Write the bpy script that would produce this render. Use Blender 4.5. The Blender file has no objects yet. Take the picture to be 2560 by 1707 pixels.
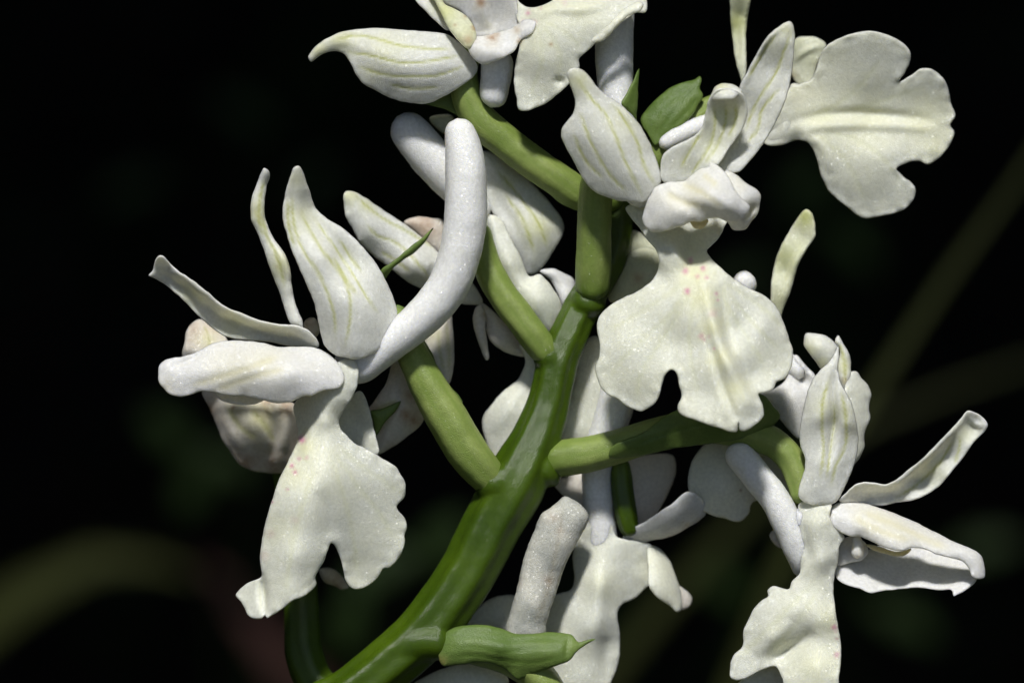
import bpy, math, random
import numpy as np
from mathutils import Vector, noise
from mathutils.geometry import delaunay_2d_cdt

random.seed(7); rng = np.random.default_rng(7)
S = bpy.context.scene
COL = S.collection

# ------------------------------------------------------------------ camera
W_PX, H_PX = 2560.0, 1707.0
FRAME = 0.050                       # the picture is 50 mm wide at the flowers
PX = FRAME / W_PX                   # one photo pixel in metres at the flower plane
D0 = 0.324                          # lens to flower distance
TILT = math.radians(12)
FOCUS = Vector((0, 0, 0.200))
FWD = Vector((0, math.cos(TILT), -math.sin(TILT)))
RGT = Vector((1, 0, 0)); UPV = RGT.cross(FWD)
CAM = FOCUS - FWD * D0
cd = bpy.data.cameras.new('camera'); cam = bpy.data.objects.new('camera', cd); COL.objects.link(cam)
cam.location = CAM; cam.rotation_euler = (math.radians(90) - TILT, 0, 0)
cd.sensor_width = 36; cd.lens = 36 * D0 / FRAME
cd.clip_start = 0.01; cd.clip_end = 2000
cd.dof.use_dof = True; cd.dof.focus_distance = D0 - 110 * PX
cd.dof.aperture_fstop = cd.lens / 7.5
S.camera = cam

# ------------------------------------------------------------------ sky and sun
SUN_EL, SUN_AZ = math.radians(62), math.radians(-8)     # azimuth from the camera side, towards the left
SUNV = Vector((math.sin(SUN_AZ) * math.cos(SUN_EL), -math.cos(SUN_AZ) * math.cos(SUN_EL), math.sin(SUN_EL)))
wd = bpy.data.worlds.new('World'); S.world = wd; wd.use_nodes = True
nt = wd.node_tree; bg = nt.nodes['Background']
sky = nt.nodes.new('ShaderNodeTexSky'); sky.sky_type = 'NISHITA'; sky.sun_disc = False
sky.sun_elevation = SUN_EL; sky.sun_rotation = math.atan2(SUNV.x, SUNV.y)
nt.links.new(sky.outputs[0], bg.inputs[0]); bg.inputs[1].default_value = 0.05
sl = bpy.data.lights.new('sun', 'SUN'); sl.energy = 4.0; sl.angle = math.radians(7); sl.color = (1, .985, .955)
so = bpy.data.objects.new('sun', sl); COL.objects.link(so)
so.rotation_euler = (-SUNV).to_track_quat('-Z', 'Y').to_euler(); so.location = (0, -1, 3)
S.render.engine = 'CYCLES'; S.cycles.max_bounces = 4; S.cycles.diffuse_bounces = 2; S.cycles.glossy_bounces = 2
S.view_settings.view_transform = 'Standard'; S.view_settings.look = 'None'
S.view_settings.exposure = 0.34; S.view_settings.gamma = 1.0; S.view_settings.use_curve_mapping = False

# ------------------------------------------------------------------ helpers
def px3(a):
    """photo pixels (x, y, d) -> world; d = pixels nearer to the camera than the flower plane"""
    a = np.asarray(a, float); z = D0 - a[:, 2] * PX
    k = (z / D0)[:, None]
    return (np.array(CAM)[None] + np.array(FWD)[None] * z[:, None]
            + (np.array(RGT)[None] * ((a[:, 0] - W_PX / 2) * PX)[:, None]
               + np.array(UPV)[None] * ((H_PX / 2 - a[:, 1]) * PX)[:, None]) * k)

REG = dict(A=(360, 380), B=(360, 940), C=(740, 0), D=(1380, 0), E=(1380, 520), F=(1680, 820),
           G=(1680, 1120), H=(840, 1120), I=(900, 560))
def conv(reg, pts):
    out = []
    for p in pts:
        p = list(p)
        if reg == 'W': p[0] *= 1.08844; p[1] *= 1.08844
        elif reg != 'S':
            o = REG[reg]; p[0] = o[0] + p[0] * .37431; p[1] = o[1] + p[1] * .37431
        out.append(p)
    return np.array(out, float)
def rsc(reg): return 1.0 if reg == 'S' else (1.08844 if reg == 'W' else .37431)

def tag(o, label, cat, group=None, kind=None):
    if label: o['label'] = label
    if cat: o['category'] = cat
    if group: o['group'] = group
    if kind: o['kind'] = kind
    return o
def empty(name, loc):
    o = bpy.data.objects.new(name, None); COL.objects.link(o); o.location = loc; o.empty_display_size = .01
    return o
def mesh_obj(name, V, Fc, mat, parent=None, origin=(0, 0, 0), attrs=None, smooth=True):
    me = bpy.data.meshes.new(name)
    V = np.asarray(V, float) - np.asarray(origin, float)[None]
    me.from_pydata(V.tolist(), [], [tuple(f) for f in Fc]); me.update()
    if smooth: me.polygons.foreach_set('use_smooth', [True] * len(me.polygons))
    for k, v in (attrs or {}).items():
        at = me.attributes.new(k, 'FLOAT', 'POINT'); at.data.foreach_set('value', np.asarray(v, np.float32))
    me.materials.append(mat)
    o = bpy.data.objects.new(name, me); COL.objects.link(o)
    if parent is not None: o.parent = parent
    return o

def catmull(P, step, closed):
    P = np.asarray(P, float); n = len(P); out = []
    rngn = n if closed else n - 1
    for i in range(rngn):
        p1, p2 = P[i], P[(i + 1) % n]
        p0 = P[(i - 1) % n] if closed or i > 0 else 2 * p1 - p2
        p3 = P[(i + 2) % n] if closed or i + 2 < n else 2 * p2 - p1
        L = np.linalg.norm((p2 - p1)[:3]); k = max(1, int(round(L / step)))
        # centripetal knots keep tight corners clean
        t0 = 0; t1 = t0 + max(np.linalg.norm((p1 - p0)[:3]), 1e-3) ** .5
        t2 = t1 + max(L, 1e-3) ** .5; t3 = t2 + max(np.linalg.norm((p3 - p2)[:3]), 1e-3) ** .5
        for j in range(k):
            t = t1 + (t2 - t1) * j / k
            A1 = (t1 - t) / (t1 - t0) * p0 + (t - t0) / (t1 - t0) * p1
            A2 = (t2 - t) / (t2 - t1) * p1 + (t - t1) / (t2 - t1) * p2
            A3 = (t3 - t) / (t3 - t2) * p2 + (t - t2) / (t3 - t2) * p3
            B1 = (t2 - t) / (t2 - t0) * A1 + (t - t0) / (t2 - t0) * A2
            B2 = (t3 - t) / (t3 - t1) * A2 + (t - t1) / (t3 - t1) * A3
            out.append((t2 - t) / (t2 - t1) * B1 + (t - t1) / (t2 - t1) * B2)
    if not closed: out.append(P[-1])
    return np.array(out)

def seg_dist(Q, P, closed=False):
    A = P; B = np.roll(P, -1, 0) if closed else P[1:]
    if not closed: A = P[:-1]
    best = np.full(len(Q), 1e9); par = np.zeros(len(Q))
    for i in range(0, len(A)):
        ab = B[i] - A[i]; l2 = max(ab @ ab, 1e-9)
        t = np.clip(((Q - A[i]) @ ab) / l2, 0, 1)
        d = np.linalg.norm(Q - A[i] - t[:, None] * ab, axis=1)
        m = d < best; best[m] = d[m]; par[m] = (i + t[m]) / len(A)
    return best, par

def inside(Q, P):
    x, y = Q[:, 0], Q[:, 1]; c = np.zeros(len(Q), bool)
    j = len(P) - 1
    for i in range(len(P)):
        xi, yi = P[i]; xj, yj = P[j]
        if yi != yj:
            c ^= ((yi > y) != (yj > y)) & (x < (xj - xi) * (y - yi) / (yj - yi) + xi)
        j = i
    return c

def tps(ctrl, Q):
    ctrl = np.asarray(ctrl, float)
    if len(ctrl) < 4: 
        if len(ctrl) == 1: return np.full(len(Q), ctrl[0, 2])
        w = np.stack([1 / (np.hypot(Q[:, 0] - c[0], Q[:, 1] - c[1]) ** 2 + 400) for c in ctrl], 1)
        return (w * ctrl[None, :, 2]).sum(1) / w.sum(1)
    X = ctrl[:, :2] / 100; n = len(X)
    def U(r2): return np.where(r2 > 1e-12, .5 * r2 * np.log(np.maximum(r2, 1e-12)), 0)
    K = U(((X[:, None] - X[None]) ** 2).sum(2)) + np.eye(n) * .06
    Pm = np.c_[np.ones(n), X]; M = np.block([[K, Pm], [Pm.T, np.zeros((3, 3))]])
    sol = np.linalg.lstsq(M, np.r_[ctrl[:, 2], 0, 0, 0], rcond=None)[0]
    q = Q / 100
    return U(((q[:, None] - X[None]) ** 2).sum(2)) @ sol[:n] + np.c_[np.ones(len(q)), q] @ sol[n:]

SEED = [0]
def sheet(name, reg, outline, ctrl, mat, parent, bulge=0, veins=(), spots=(), tints=(), browns=(), folds=(),
          thick=4.5, ruffle=3.5, wave=3, cell=6.3, label=None, vw=3.4, vdeep=2.3, bexp=2.0, lean=0, dz=0):
    """A petal: outline and depth points in photo pixels -> a closed, curved, thin solid."""
    SEED[0] += 1; sd = SEED[0] * 3.71
    sc = rsc(reg)
    P = catmull(conv(reg, outline), 5.0, True)[:, :2]
    # fine irregular margin
    tng = np.roll(P, -1, 0) - np.roll(P, 1, 0); nrm = np.c_[tng[:, 1], -tng[:, 0]]
    nrm /= np.maximum(np.linalg.norm(nrm, axis=1), 1e-6)[:, None]
    jit = np.array([noise.noise((p[0] / 16, p[1] / 16, sd)) for p in P])
    P = P + nrm * (jit * 1.3)[:, None]
    keep = [0]
    for i in range(1, len(P)):
        if np.linalg.norm(P[i] - P[keep[-1]]) > 2.2: keep.append(i)
    P = P[keep]
    tng = np.roll(P, -1, 0) - np.roll(P, 1, 0); nrm0 = np.c_[tng[:, 1], -tng[:, 0]]
    nrm0 /= np.maximum(np.linalg.norm(nrm0, axis=1), 1e-6)[:, None]
    lo, hi = P.min(0), P.max(0)
    gx = np.arange(lo[0], hi[0], cell); gy = np.arange(lo[1], hi[1], cell * .866)
    G = np.array([(x + (cell / 2 if j % 2 else 0), y) for j, y in enumerate(gy) for x in gx])
    G = G[inside(G, P)]
    dg, _ = seg_dist(G, P, True)
    G = G[dg > 6.0]
    ring = np.r_[P + nrm0 * 2.8, P - nrm0 * 2.8]; ring = ring[inside(ring, P)]
    dr, _ = seg_dist(ring, P, True); ring = ring[dr > 2.3]
    G = np.r_[G, ring]
    n = len(P)
    vs, es, fs, ov, _, _ = delaunay_2d_cdt([Vector(p) for p in np.r_[P, G]],
                                         [(i, (i + 1) % n) for i in range(n)], [list(range(n))], 1, 1e-4)
    Q = np.array([(v.x, v.y) for v in vs])
    dist, _ = seg_dist(Q, P, True)
    onrim = dist < .05
    R = max(dist.max(), 1)
    z = tps(conv(reg, ctrl), Q) + dz
    t = np.clip(dist / R, 0, 1)
    if lean: z = z + lean * (hi[1] - Q[:, 1]) / (hi[1] - lo[1])
    if bulge: z = z + bulge * (1 - (1 - t) ** bexp)
    n1 = np.array([noise.noise((q[0] / 70, q[1] / 70, sd)) for q in Q])
    n2 = np.array([noise.noise((q[0] / 24, q[1] / 24, sd + 9)) for q in Q])
    n3 = np.array([noise.noise((q[0] / 11, q[1] / 11, sd + 19)) for q in Q])
    z = z + wave * n1 + ruffle * n2 * np.exp(-dist / 16) + .12 * n3
    vein = np.zeros(len(Q))
    for v in veins:
        vp = catmull(conv(reg, v), 8, False)[:, :2]
        d, par = seg_dist(Q, vp)
        # wandering line, fading at both ends
        e = np.exp(-((d + 1.2 * n3) / vw) ** 2) * np.clip(np.minimum(par, 1 - par) * 7 + .15, 0, 1)
        vein = np.maximum(vein, e)
    z = z - vdeep * vein
    for f in folds:                       # (amount, width, line): a crease or ridge
        d, par = seg_dist(Q, catmull(conv(reg, f[2]), 8, False)[:, :2])
        z = z + f[0] * np.exp(-(d / f[1]) ** 2) * np.sin(math.pi * np.clip(par, 0, 1)) ** .8
    def blob(L):
        a = np.zeros(len(Q))
        for b in L:
            c = conv(reg, [b[:2]])[0]; r = b[2] * sc
            d = np.hypot(Q[:, 0] - c[0], Q[:, 1] - c[1]) / r * (1 + .35 * n3)
            a = np.maximum(a, (b[3] if len(b) > 3 else 1) * np.exp(-d ** 2.6 if len(b) < 5 else -d ** 1.6))
        return a
    spot = blob(spots); tint = blob(tints); brown = blob(browns)
    # front / back surfaces with a rounded rim
    P3 = np.c_[Q[:, 0], -Q[:, 1], z]
    tri = np.array([f for f in fs if len(f) == 3])
    a, b, c = P3[tri[:, 0]], P3[tri[:, 1]], P3[tri[:, 2]]
    fn = np.cross(b - a, c - a)
    flip = fn[:, 2] < 0
    tri[flip] = tri[flip][:, ::-1]; fn[flip] *= -1
    vn = np.zeros_like(P3)
    for k in range(3): np.add.at(vn, tri[:, k], fn)
    vn /= np.maximum(np.linalg.norm(vn, axis=1), 1e-9)[:, None]
    h = thick / 2 * np.sqrt(np.clip(dist / 2.8, 0, 1))
    h[onrim] = 0
    front = P3 + vn * h[:, None]; back = P3 - vn * h[:, None]
    inner = np.where(~onrim)[0]; mp = np.arange(len(Q)); mp[inner] = len(Q) + np.arange(len(inner))
    V = np.r_[front, back[inner]]
    V[:, 1] *= -1
    faces = [tuple(t_) for t_ in tri] + [(mp[t_[2]], mp[t_[1]], mp[t_[0]]) for t_ in tri
                                         if not (onrim[t_[0]] and onrim[t_[1]] and onrim[t_[2]])]
    att = {k: np.r_[v, v[inner]] for k, v in dict(vein=vein, spot=spot, tint=tint, brown=brown).items()}
    o = mesh_obj(name, px3(V), faces, mat, parent, origin=ORG, attrs=att)
    if label: o['label'] = label
    return o

def tube(name, reg, path, mat, parent, ribs=0, rib=0.0, twist=0.0, seg=30, step=7, cap0=True, cap1=True,
         flat=1.0, bump=1.0, label=None, browns=(), veins=()):
    """path: (x, y, d, r) with r in source pixels"""
    SEED[0] += 1; sd = SEED[0] * 2.31
    pts = conv(reg, path)
    C = catmull(pts, step, False)
    c3 = np.c_[C[:, 0], -C[:, 1], C[:, 2]]; r = C[:, 3].copy()
    sarc = np.r_[0, np.cumsum(np.linalg.norm(np.diff(c3, axis=0), axis=1))]; L = sarc[-1]
    T = np.gradient(c3, axis=0); T /= np.linalg.norm(T, axis=1)[:, None]
    if cap0: r = r * np.sqrt(np.clip(1 - np.clip(1 - sarc / np.maximum(r * .9, 1), 0, 1) ** 2, .0004, 1))
    if cap1: r = r * np.sqrt(np.clip(1 - np.clip(1 - (L - sarc) / np.maximum(C[-1, 3] * .9, 1), 0, 1) ** 2, .0004, 1))
    ref = np.array([0, 0, 1.0])
    V = []; a_v = []; a_b = []
    bb = [(conv(reg, [b[:2]])[0], b[2] * rsc(reg), b[3] if len(b) > 3 else 1) for b in browns]
    nv = np.cross(T[0], ref); nv /= np.linalg.norm(nv)
    for i in range(len(c3)):
        nv = nv - T[i] * (nv @ T[i]); nv /= np.linalg.norm(nv); bv = np.cross(T[i], nv)
        for k in range(seg):
            th = 2 * math.pi * k / seg
            rr = r[i]
            g = math.cos(ribs * th + twist * sarc[i]) if ribs else 0
            if ribs: rr *= 1 + rib * g
            pos = c3[i] + (nv * math.cos(th) + bv * math.sin(th) * flat) * rr
            nn = noise.noise((pos[0] / 40, pos[1] / 40, pos[2] / 40 + sd)) * 1.6 + noise.noise((pos[0] / 12, pos[1] / 12, pos[2] / 12 + sd)) * .7
            pos = pos + (nv * math.cos(th) + bv * math.sin(th)) * nn * bump * min(1, r[i] / 20)
            V.append((pos[0], -pos[1], pos[2])); a_v.append(max(0, -g) ** 3)
            q = 0
            for cc, rad, st in bb:
                q = max(q, st * math.exp(-((pos[0] - cc[0]) ** 2 + (-pos[1] - cc[1]) ** 2) / rad ** 2))
            a_b.append(q)
    faces = []
    for i in range(len(c3) - 1):
        for k in range(seg):
            k2 = (k + 1) % seg
            faces.append((i * seg + k, i * seg + k2, (i + 1) * seg + k2, (i + 1) * seg + k))
    faces.append(tuple(range(seg))[::-1]); faces.append(tuple((len(c3) - 1) * seg + k for k in range(seg)))
    zz = [0.0] * len(V)
    tb = np.repeat(np.exp(-np.maximum(sarc - 34, 0) / 30), seg) if name == 'ovary' else zz
    o = mesh_obj(name, px3(V), faces, mat, parent, origin=ORG, attrs=dict(vein=a_v, spot=zz, tint=tb, brown=a_b))
    if label: o['label'] = label
    return o

# ------------------------------------------------------------------ materials
def new_mat(name):
    m = bpy.data.materials.new(name); m.use_nodes = True
    return m, m.node_tree, m.node_tree.nodes['Principled BSDF']
def N(nt, t, **kw):
    n = nt.nodes.new(t)
    for k, v in kw.items(): setattr(n, k, v)
    return n
def mixc(nt, fac, a, b):
    m = N(nt, 'ShaderNodeMix', data_type='RGBA'); L = nt.links
    if isinstance(fac, float): m.inputs[0].default_value = fac
    else: L.new(fac, m.inputs[0])
    for i, c in ((6, a), (7, b)):
        if isinstance(c, tuple): m.inputs[i].default_value = (*c, 1)
        else: L.new(c, m.inputs[i])
    return m.outputs[2]
def math_(nt, op, a, b):
    m = N(nt, 'ShaderNodeMath', operation=op)
    for i, v in ((0, a), (1, b)):
        if isinstance(v, (int, float)): m.inputs[i].default_value = v
        else: nt.links.new(v, m.inputs[i])
    return m.outputs[0]
def attr(nt, name): return N(nt, 'ShaderNodeAttribute', attribute_name=name).outputs['Fac']
def noise_tex(nt, scale, detail=2, rough=.5):
    tc = N(nt, 'ShaderNodeTexCoord'); n = N(nt, 'ShaderNodeTexNoise')
    n.inputs['Scale'].default_value = scale; n.inputs['Detail'].default_value = detail; n.inputs['Roughness'].default_value = rough
    nt.links.new(tc.outputs['Object'], n.inputs['Vector']); return n.outputs['Fac']
def ramp(nt, fac, lo, hi):
    r = N(nt, 'ShaderNodeMapRange'); r.inputs[1].default_value = lo; r.inputs[2].default_value = hi
    nt.links.new(fac, r.inputs[0]); return r.outputs[0]

def flesh(name, base, vein, tint, mott, rough=.5, sss=.9, radius=.00034, cellb=.30, spec=.3, glint=.55, wear=False, veinamt=.75,
          brown=(.33, .18, .085), cells=18000, sssrad=(1.0, .95, .75), mottlo=300):
    m, t, b = new_mat(name); L = t.links
    n1 = ramp(t, noise_tex(t, mottlo, 2, .6), .35, .7)
    c = mixc(t, n1, base, mott)
    n2 = ramp(t, noise_tex(t, 6500, 0, .6), .3, .75)          # cell-to-cell colour
    c2 = N(t, 'ShaderNodeMix', data_type='RGBA', blend_type='MULTIPLY'); c2.inputs[0].default_value = .30
    L.new(c, c2.inputs[6]); L.new(mixc(t, n2, (.62, .62, .60), (1, 1, 1)), c2.inputs[7]); c = c2.outputs[2]
    c = mixc(t, math_(t, 'MULTIPLY', attr(t, 'tint'), .85), c, tint)
    c = mixc(t, math_(t, 'MULTIPLY', attr(t, 'vein'), veinamt), c, vein)
    c = mixc(t, math_(t, 'MULTIPLY', attr(t, 'spot'), .8), c, (.62, .15, .34))
    bn = math_(t, 'MULTIPLY', attr(t, 'brown'), ramp(t, noise_tex(t, 900, 3, .65), .3, .62)) if wear else math_(t, 'MULTIPLY', attr(t, 'brown'), .8)
    c = mixc(t, bn, c, brown)
    L.new(c, b.inputs['Base Color'])
    b.inputs['Roughness'].default_value = rough
    b.inputs['Specular IOR Level'].default_value = spec
    b.inputs['Subsurface Weight'].default_value = sss
    b.inputs['Subsurface Radius'].default_value = sssrad
    b.inputs['Subsurface Scale'].default_value = radius
    # glistening epidermis cells
    tc = N(t, 'ShaderNodeTexCoord'); vo = N(t, 'ShaderNodeTexVoronoi'); vo.inputs['Scale'].default_value = cells
    L.new(tc.outputs['Object'], vo.inputs['Vector'])
    h = math_(t, 'ADD', math_(t, 'MULTIPLY', vo.outputs['Distance'], -1.0), math_(t, 'MULTIPLY', noise_tex(t, 3500, 1, .6), .6))
    bp = N(t, 'ShaderNodeBump'); bp.inputs['Strength'].default_value = cellb; bp.inputs['Distance'].default_value = .00005
    L.new(h, bp.inputs['Height']); L.new(bp.outputs[0], b.inputs['Normal'])
    # each cell is a tiny facet of its own: the frosted sparkle of petal epidermis
    geo = N(t, 'ShaderNodeNewGeometry')
    v1 = N(t, 'ShaderNodeVectorMath', operation='SUBTRACT'); L.new(vo.outputs['Color'], v1.inputs[0]); v1.inputs[1].default_value = (.5, .5, .5)
    v2 = N(t, 'ShaderNodeVectorMath', operation='SCALE'); L.new(v1.outputs[0], v2.inputs[0]); v2.inputs['Scale'].default_value = 1.1
    v3 = N(t, 'ShaderNodeVectorMath', operation='ADD'); L.new(v2.outputs[0], v3.inputs[0]); L.new(geo.outputs['Normal'], v3.inputs[1])
    v4 = N(t, 'ShaderNodeVectorMath', operation='NORMALIZE'); L.new(v3.outputs[0], v4.inputs[0])
    b.inputs['Coat Weight'].default_value = glint; b.inputs['Coat Roughness'].default_value = .3; b.inputs['Coat IOR'].default_value = 1.45
    L.new(v4.outputs[0], b.inputs['Coat Normal'])
    return m

M_LIP = flesh('lip_petal', (.89, .88, .65), (.74, .75, .42), (.87, .83, .42), (.85, .855, .69), veinamt=.3)
M_SEP = flesh('sepal', (.83, .825, .70), (.48, .50, .12), (.70, .70, .34), (.79, .79, .69), veinamt=.75)
M_SEPG = flesh('sepal_yellow_green', (.75, .76, .56), (.42, .47, .10), (.58, .62, .18), (.66, .67, .40), veinamt=.85)
M_HOOD = flesh('hood_petal', (.88, .86, .79), (.76, .68, .40), (.82, .73, .46), (.84, .81, .71), veinamt=.55, wear=True)
M_SPUR = flesh('spur_white', (.89, .89, .87), (.84, .84, .82), (.82, .82, .74), (.85, .85, .83), veinamt=.3, radius=.00045, cellb=.5, glint=.6)
M_WILT = flesh('wilting_petal', (.80, .74, .63), (.52, .52, .22), (.66, .63, .34), (.72, .64, .55), veinamt=.7, wear=True, brown=(.36, .20, .11))
M_CLEAR = flesh('emptied_spur', (.62, .61, .54), (.46, .42, .32), (.50, .47, .38), (.45, .46, .42), veinamt=.5, cellb=.6, mottlo=900, wear=True)
M_OVARY = flesh('ovary_green', (.28, .35, .095), (.19, .27, .05), (.085, .150, .010), (.20, .275, .06), rough=.42, sss=0,
                veinamt=.8, cellb=.4, glint=.2, mottlo=600, cells=24000)
M_STEM = flesh('stem_green', (.060, .108, .0035), (.045, .085, .003), (.12, .2, .02), (.036, .072, .0025), rough=.27, sss=0,
               veinamt=.8, cellb=.34, spec=.42, glint=.05, mottlo=420, cells=24000)
M_BRACT = flesh('bract_green', (.135, .20, .045), (.08, .14, .02), (.20, .27, .07), (.09, .15, .03), rough=.42, sss=0,
                veinamt=.7, cellb=.32, glint=.05, wear=True, mottlo=500)
M_WAX = flesh('pollen_mass', (.78, .66, .36), (.7, .6, .3), (.7, .6, .3), (.74, .62, .34), cellb=.3)

def plain(name, a, b2, scale, rough=.7, bump=0, bscale=200, trans=0):
    m, t, b = new_mat(name); L = t.links
    L.new(mixc(t, ramp(t, noise_tex(t, scale, 4, .6), .3, .7), a, b2), b.inputs['Base Color'])
    b.inputs['Roughness'].default_value = rough; b.inputs['Specular IOR Level'].default_value = .15
    if bump:
        bp = N(t, 'ShaderNodeBump'); bp.inputs['Strength'].default_value = .8; bp.inputs['Distance'].default_value = bump
        L.new(noise_tex(t, bscale, 5, .6), bp.inputs['Height']); L.new(bp.outputs[0], b.inputs['Normal'])
    if trans:
        b.inputs['Subsurface Weight'].default_value = 0
    return m
M_SOIL = plain('dark_humus', (.010, .008, .006), (.020, .015, .011), 30, .95, .004, 160)
M_LITTER = plain('dead_leaf', (.030, .018, .011), (.014, .009, .006), 25, .8)
M_COVER = plain('ground_cover_leaf', (.022, .045, .012), (.012, .026, .008), 12, .6)
M_BLADE_OLIVE = plain('olive_blade', (.075, .082, .022), (.055, .064, .017), 40, .55)
M_BLADE_RED = plain('reddish_dead_blade', (.115, .055, .044), (.08, .042, .034), 40, .7)
M_BLADE = plain('grass_stalk_green', (.038, .044, .012), (.028, .034, .009), 30, .55)
M_HERB = plain('herb_leaf', (.026, .048, .010), (.018, .036, .008), 30, .55)
M_BARK = plain('bark', (.085, .065, .05), (.04, .032, .026), 8, .9, .02, 14)
M_CROWN = plain('tree_leaf', (.055, .085, .022), (.035, .06, .016), 3, .6)

# ------------------------------------------------------------------ ground
def ground_h(x, y):
    return .010 * noise.noise((x * 3, y * 3, 0)) + .06 * noise.noise((x * .4, y * .4, 5)) * min(1, math.hypot(x, y) / 3)
rad = [0] + list(np.geomspace(.03, 600, 120)); seg = 96
V = [(0, 0, ground_h(0, 0))]; Fc = []
for i, r in enumerate(rad[1:]):
    for k in range(seg):
        a = 2 * math.pi * k / seg; x, y = r * math.cos(a), r * math.sin(a)
        V.append((x, y, ground_h(x, y)))
for k in range(seg): Fc.append((0, 1 + k, 1 + (k + 1) % seg))
for i in range(len(rad) - 2):
    for k in range(seg):
        a = 1 + i * seg; k2 = (k + 1) % seg
        Fc.append((a + k, a + seg + k, a + seg + k2, a + k2))
g = mesh_obj('ground', V, Fc, M_SOIL); g['kind'] = 'structure'; g['label'] = 'dark bare forest soil in deep shade'

# ------------------------------------------------------------------ the orchid
root_px = np.array([[1000.0, 0, -40.0]])
ORG = np.array([-0.010, 0.004, ground_h(-.01, .004)])
orchid = empty('orchid_plant', ORG)
tag(orchid, 'cream white wild orchid with green leaning flower stem and many hanging lobed flowers', 'orchid')

# main stem: from the soil up through the picture
def unpx(w):
    v = np.asarray(w) - np.array(CAM); z = v @ np.array(FWD); k = D0 / z
    return (v @ np.array(RGT) * k / PX + W_PX / 2, H_PX / 2 - v @ np.array(UPV) * k / PX, (D0 - z) / PX)
base = unpx(ORG + np.array([0, 0, -.004])); low = unpx(ORG + np.array([.0005, 0, .05])); mid = unpx(ORG + np.array([-.001, -.001, .11]))
lo2 = unpx(np.array([-.0118, .001, .165]))
stem = tube('stem', 'S', [(*base, 95), (*low, 92), (*mid, 84), (*lo2, 74), (790, 1790, -8, 68), (862, 1745, -4, 67), (952, 1676, 0, 67), (1060, 1580, 0, 70),
     (1161, 1444, 0, 71), (1232, 1310, 0, 74), (1290, 1206, 0, 77), (1340, 1100, -4, 62), (1372, 1009, -8, 53),
     (1398, 900, -12, 50), (1432, 820, -20, 47), (1470, 742, -34, 44), (1520, 665, -58, 40), (1545, 590, -72, 36),
     (1548, 500, -80, 33), (1552, 400, -90, 28), (1575, 300, -100, 18), (1590, 250, -104, 9)], M_STEM, orchid,
     ribs=7, rib=.055, twist=.0012, seg=44, step=10)

def stub(path): return tube('stub', 'S', path, M_STEM, None, seg=26, step=6, bump=.4)
stubs = [stub([(1296, 1262, 4, 50), (1262, 1232, 18, 52), (1226, 1200, 33, 49), (1206, 1176, 39, 47)]),      # left flower
         stub([(1330, 1196, -4, 52), (1362, 1172, 2, 52), (1390, 1156, 8, 48), (1400, 1151, 10, 46)]),      # right flower
         stub([(1408, 938, -14, 40), (1386, 908, -6, 42), (1360, 876, 4, 39), (1349, 861, 8, 37)]),          # flower behind the spur
         stub([(1462, 790, -30, 42), (1470, 756, -14, 46), (1478, 728, 0, 45), (1479, 718, 4, 44)]),         # front flower
         stub([(960, 1660, 0, 46), (1010, 1625, 18, 50), (1060, 1606, 34, 47), (1110, 1608, 42, 44), (1130, 1610, 44, 42)]),       # lower bract
         stub([(900, 1745, -10, 46), (850, 1740, -40, 48), (815, 1722, -62, 47), (800, 1708, -70, 46)])]     # wilting flower
bm_v = [np.array([v.co for v in stem.data.vertices])]; bm_f = [tuple(p.vertices) for p in stem.data.polygons]; off = len(bm_v[0])
for o_ in stubs:
    bm_v.append(np.array([v.co for v in o_.data.vertices])); bm_f += [tuple(i + off for i in p.vertices) for p in o_.data.polygons]; off += len(bm_v[-1])
    bpy.data.objects.remove(o_)
bpy.data.objects.remove(stem)
stem = mesh_obj('stem', np.concatenate(bm_v), bm_f, M_STEM, orchid)
rm = stem.modifiers.new('merge', 'REMESH'); rm.mode = 'VOXEL'; rm.voxel_size = 4.5 * PX; rm.use_smooth_shade = True
sm = stem.modifiers.new('soften', 'SMOOTH'); sm.factor = .5; sm.iterations = 8

def flower(x, y, d, r, label=None):
    f = tube('flower', 'S', [(x, y - r, d, r * .8), (x, y, d, r), (x, y + r, d, r * .8)], M_SPUR, orchid, seg=20, step=5)
    if label: f['label'] = label
    return f
MIX = lambda L, dy: [(x, y + dy) for x, y in L]

# ---------------- flower L (left front)
fL = flower(872, 898, 95, 34, 'open flower with spur curving up beside the stem, hanging two-lobed lip')
tube('ovary', 'S', [(1262, 1236, 18, 32), (1232, 1207, 30, 41), (1208, 1178, 40, 46), (1169, 1130, 50, 51), (1117, 1043, 58, 51), (1064, 953, 62, 45), (1027, 878, 62, 39),
     (990, 806, 58, 36), (930, 800, 62, 33), (880, 850, 80, 30)], M_OVARY, fL, ribs=6, rib=.028, twist=.006)
tube('spur', 'S', [(862, 936, 105, 34), (903, 917, 112, 42), (959, 873, 120, 44), (1019, 826, 128, 48), (1071, 779, 136, 51), (1116, 722, 142, 53),
     (1147, 645, 148, 54), (1162, 565, 152, 55), (1165, 490, 154, 54), (1164, 425, 152, 53), (1156, 358, 146, 46), (1148, 322, 142, 38), (1143, 296, 140, 33)],
     M_SPUR, fL, seg=40, ribs=2, rib=-.03)
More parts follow.
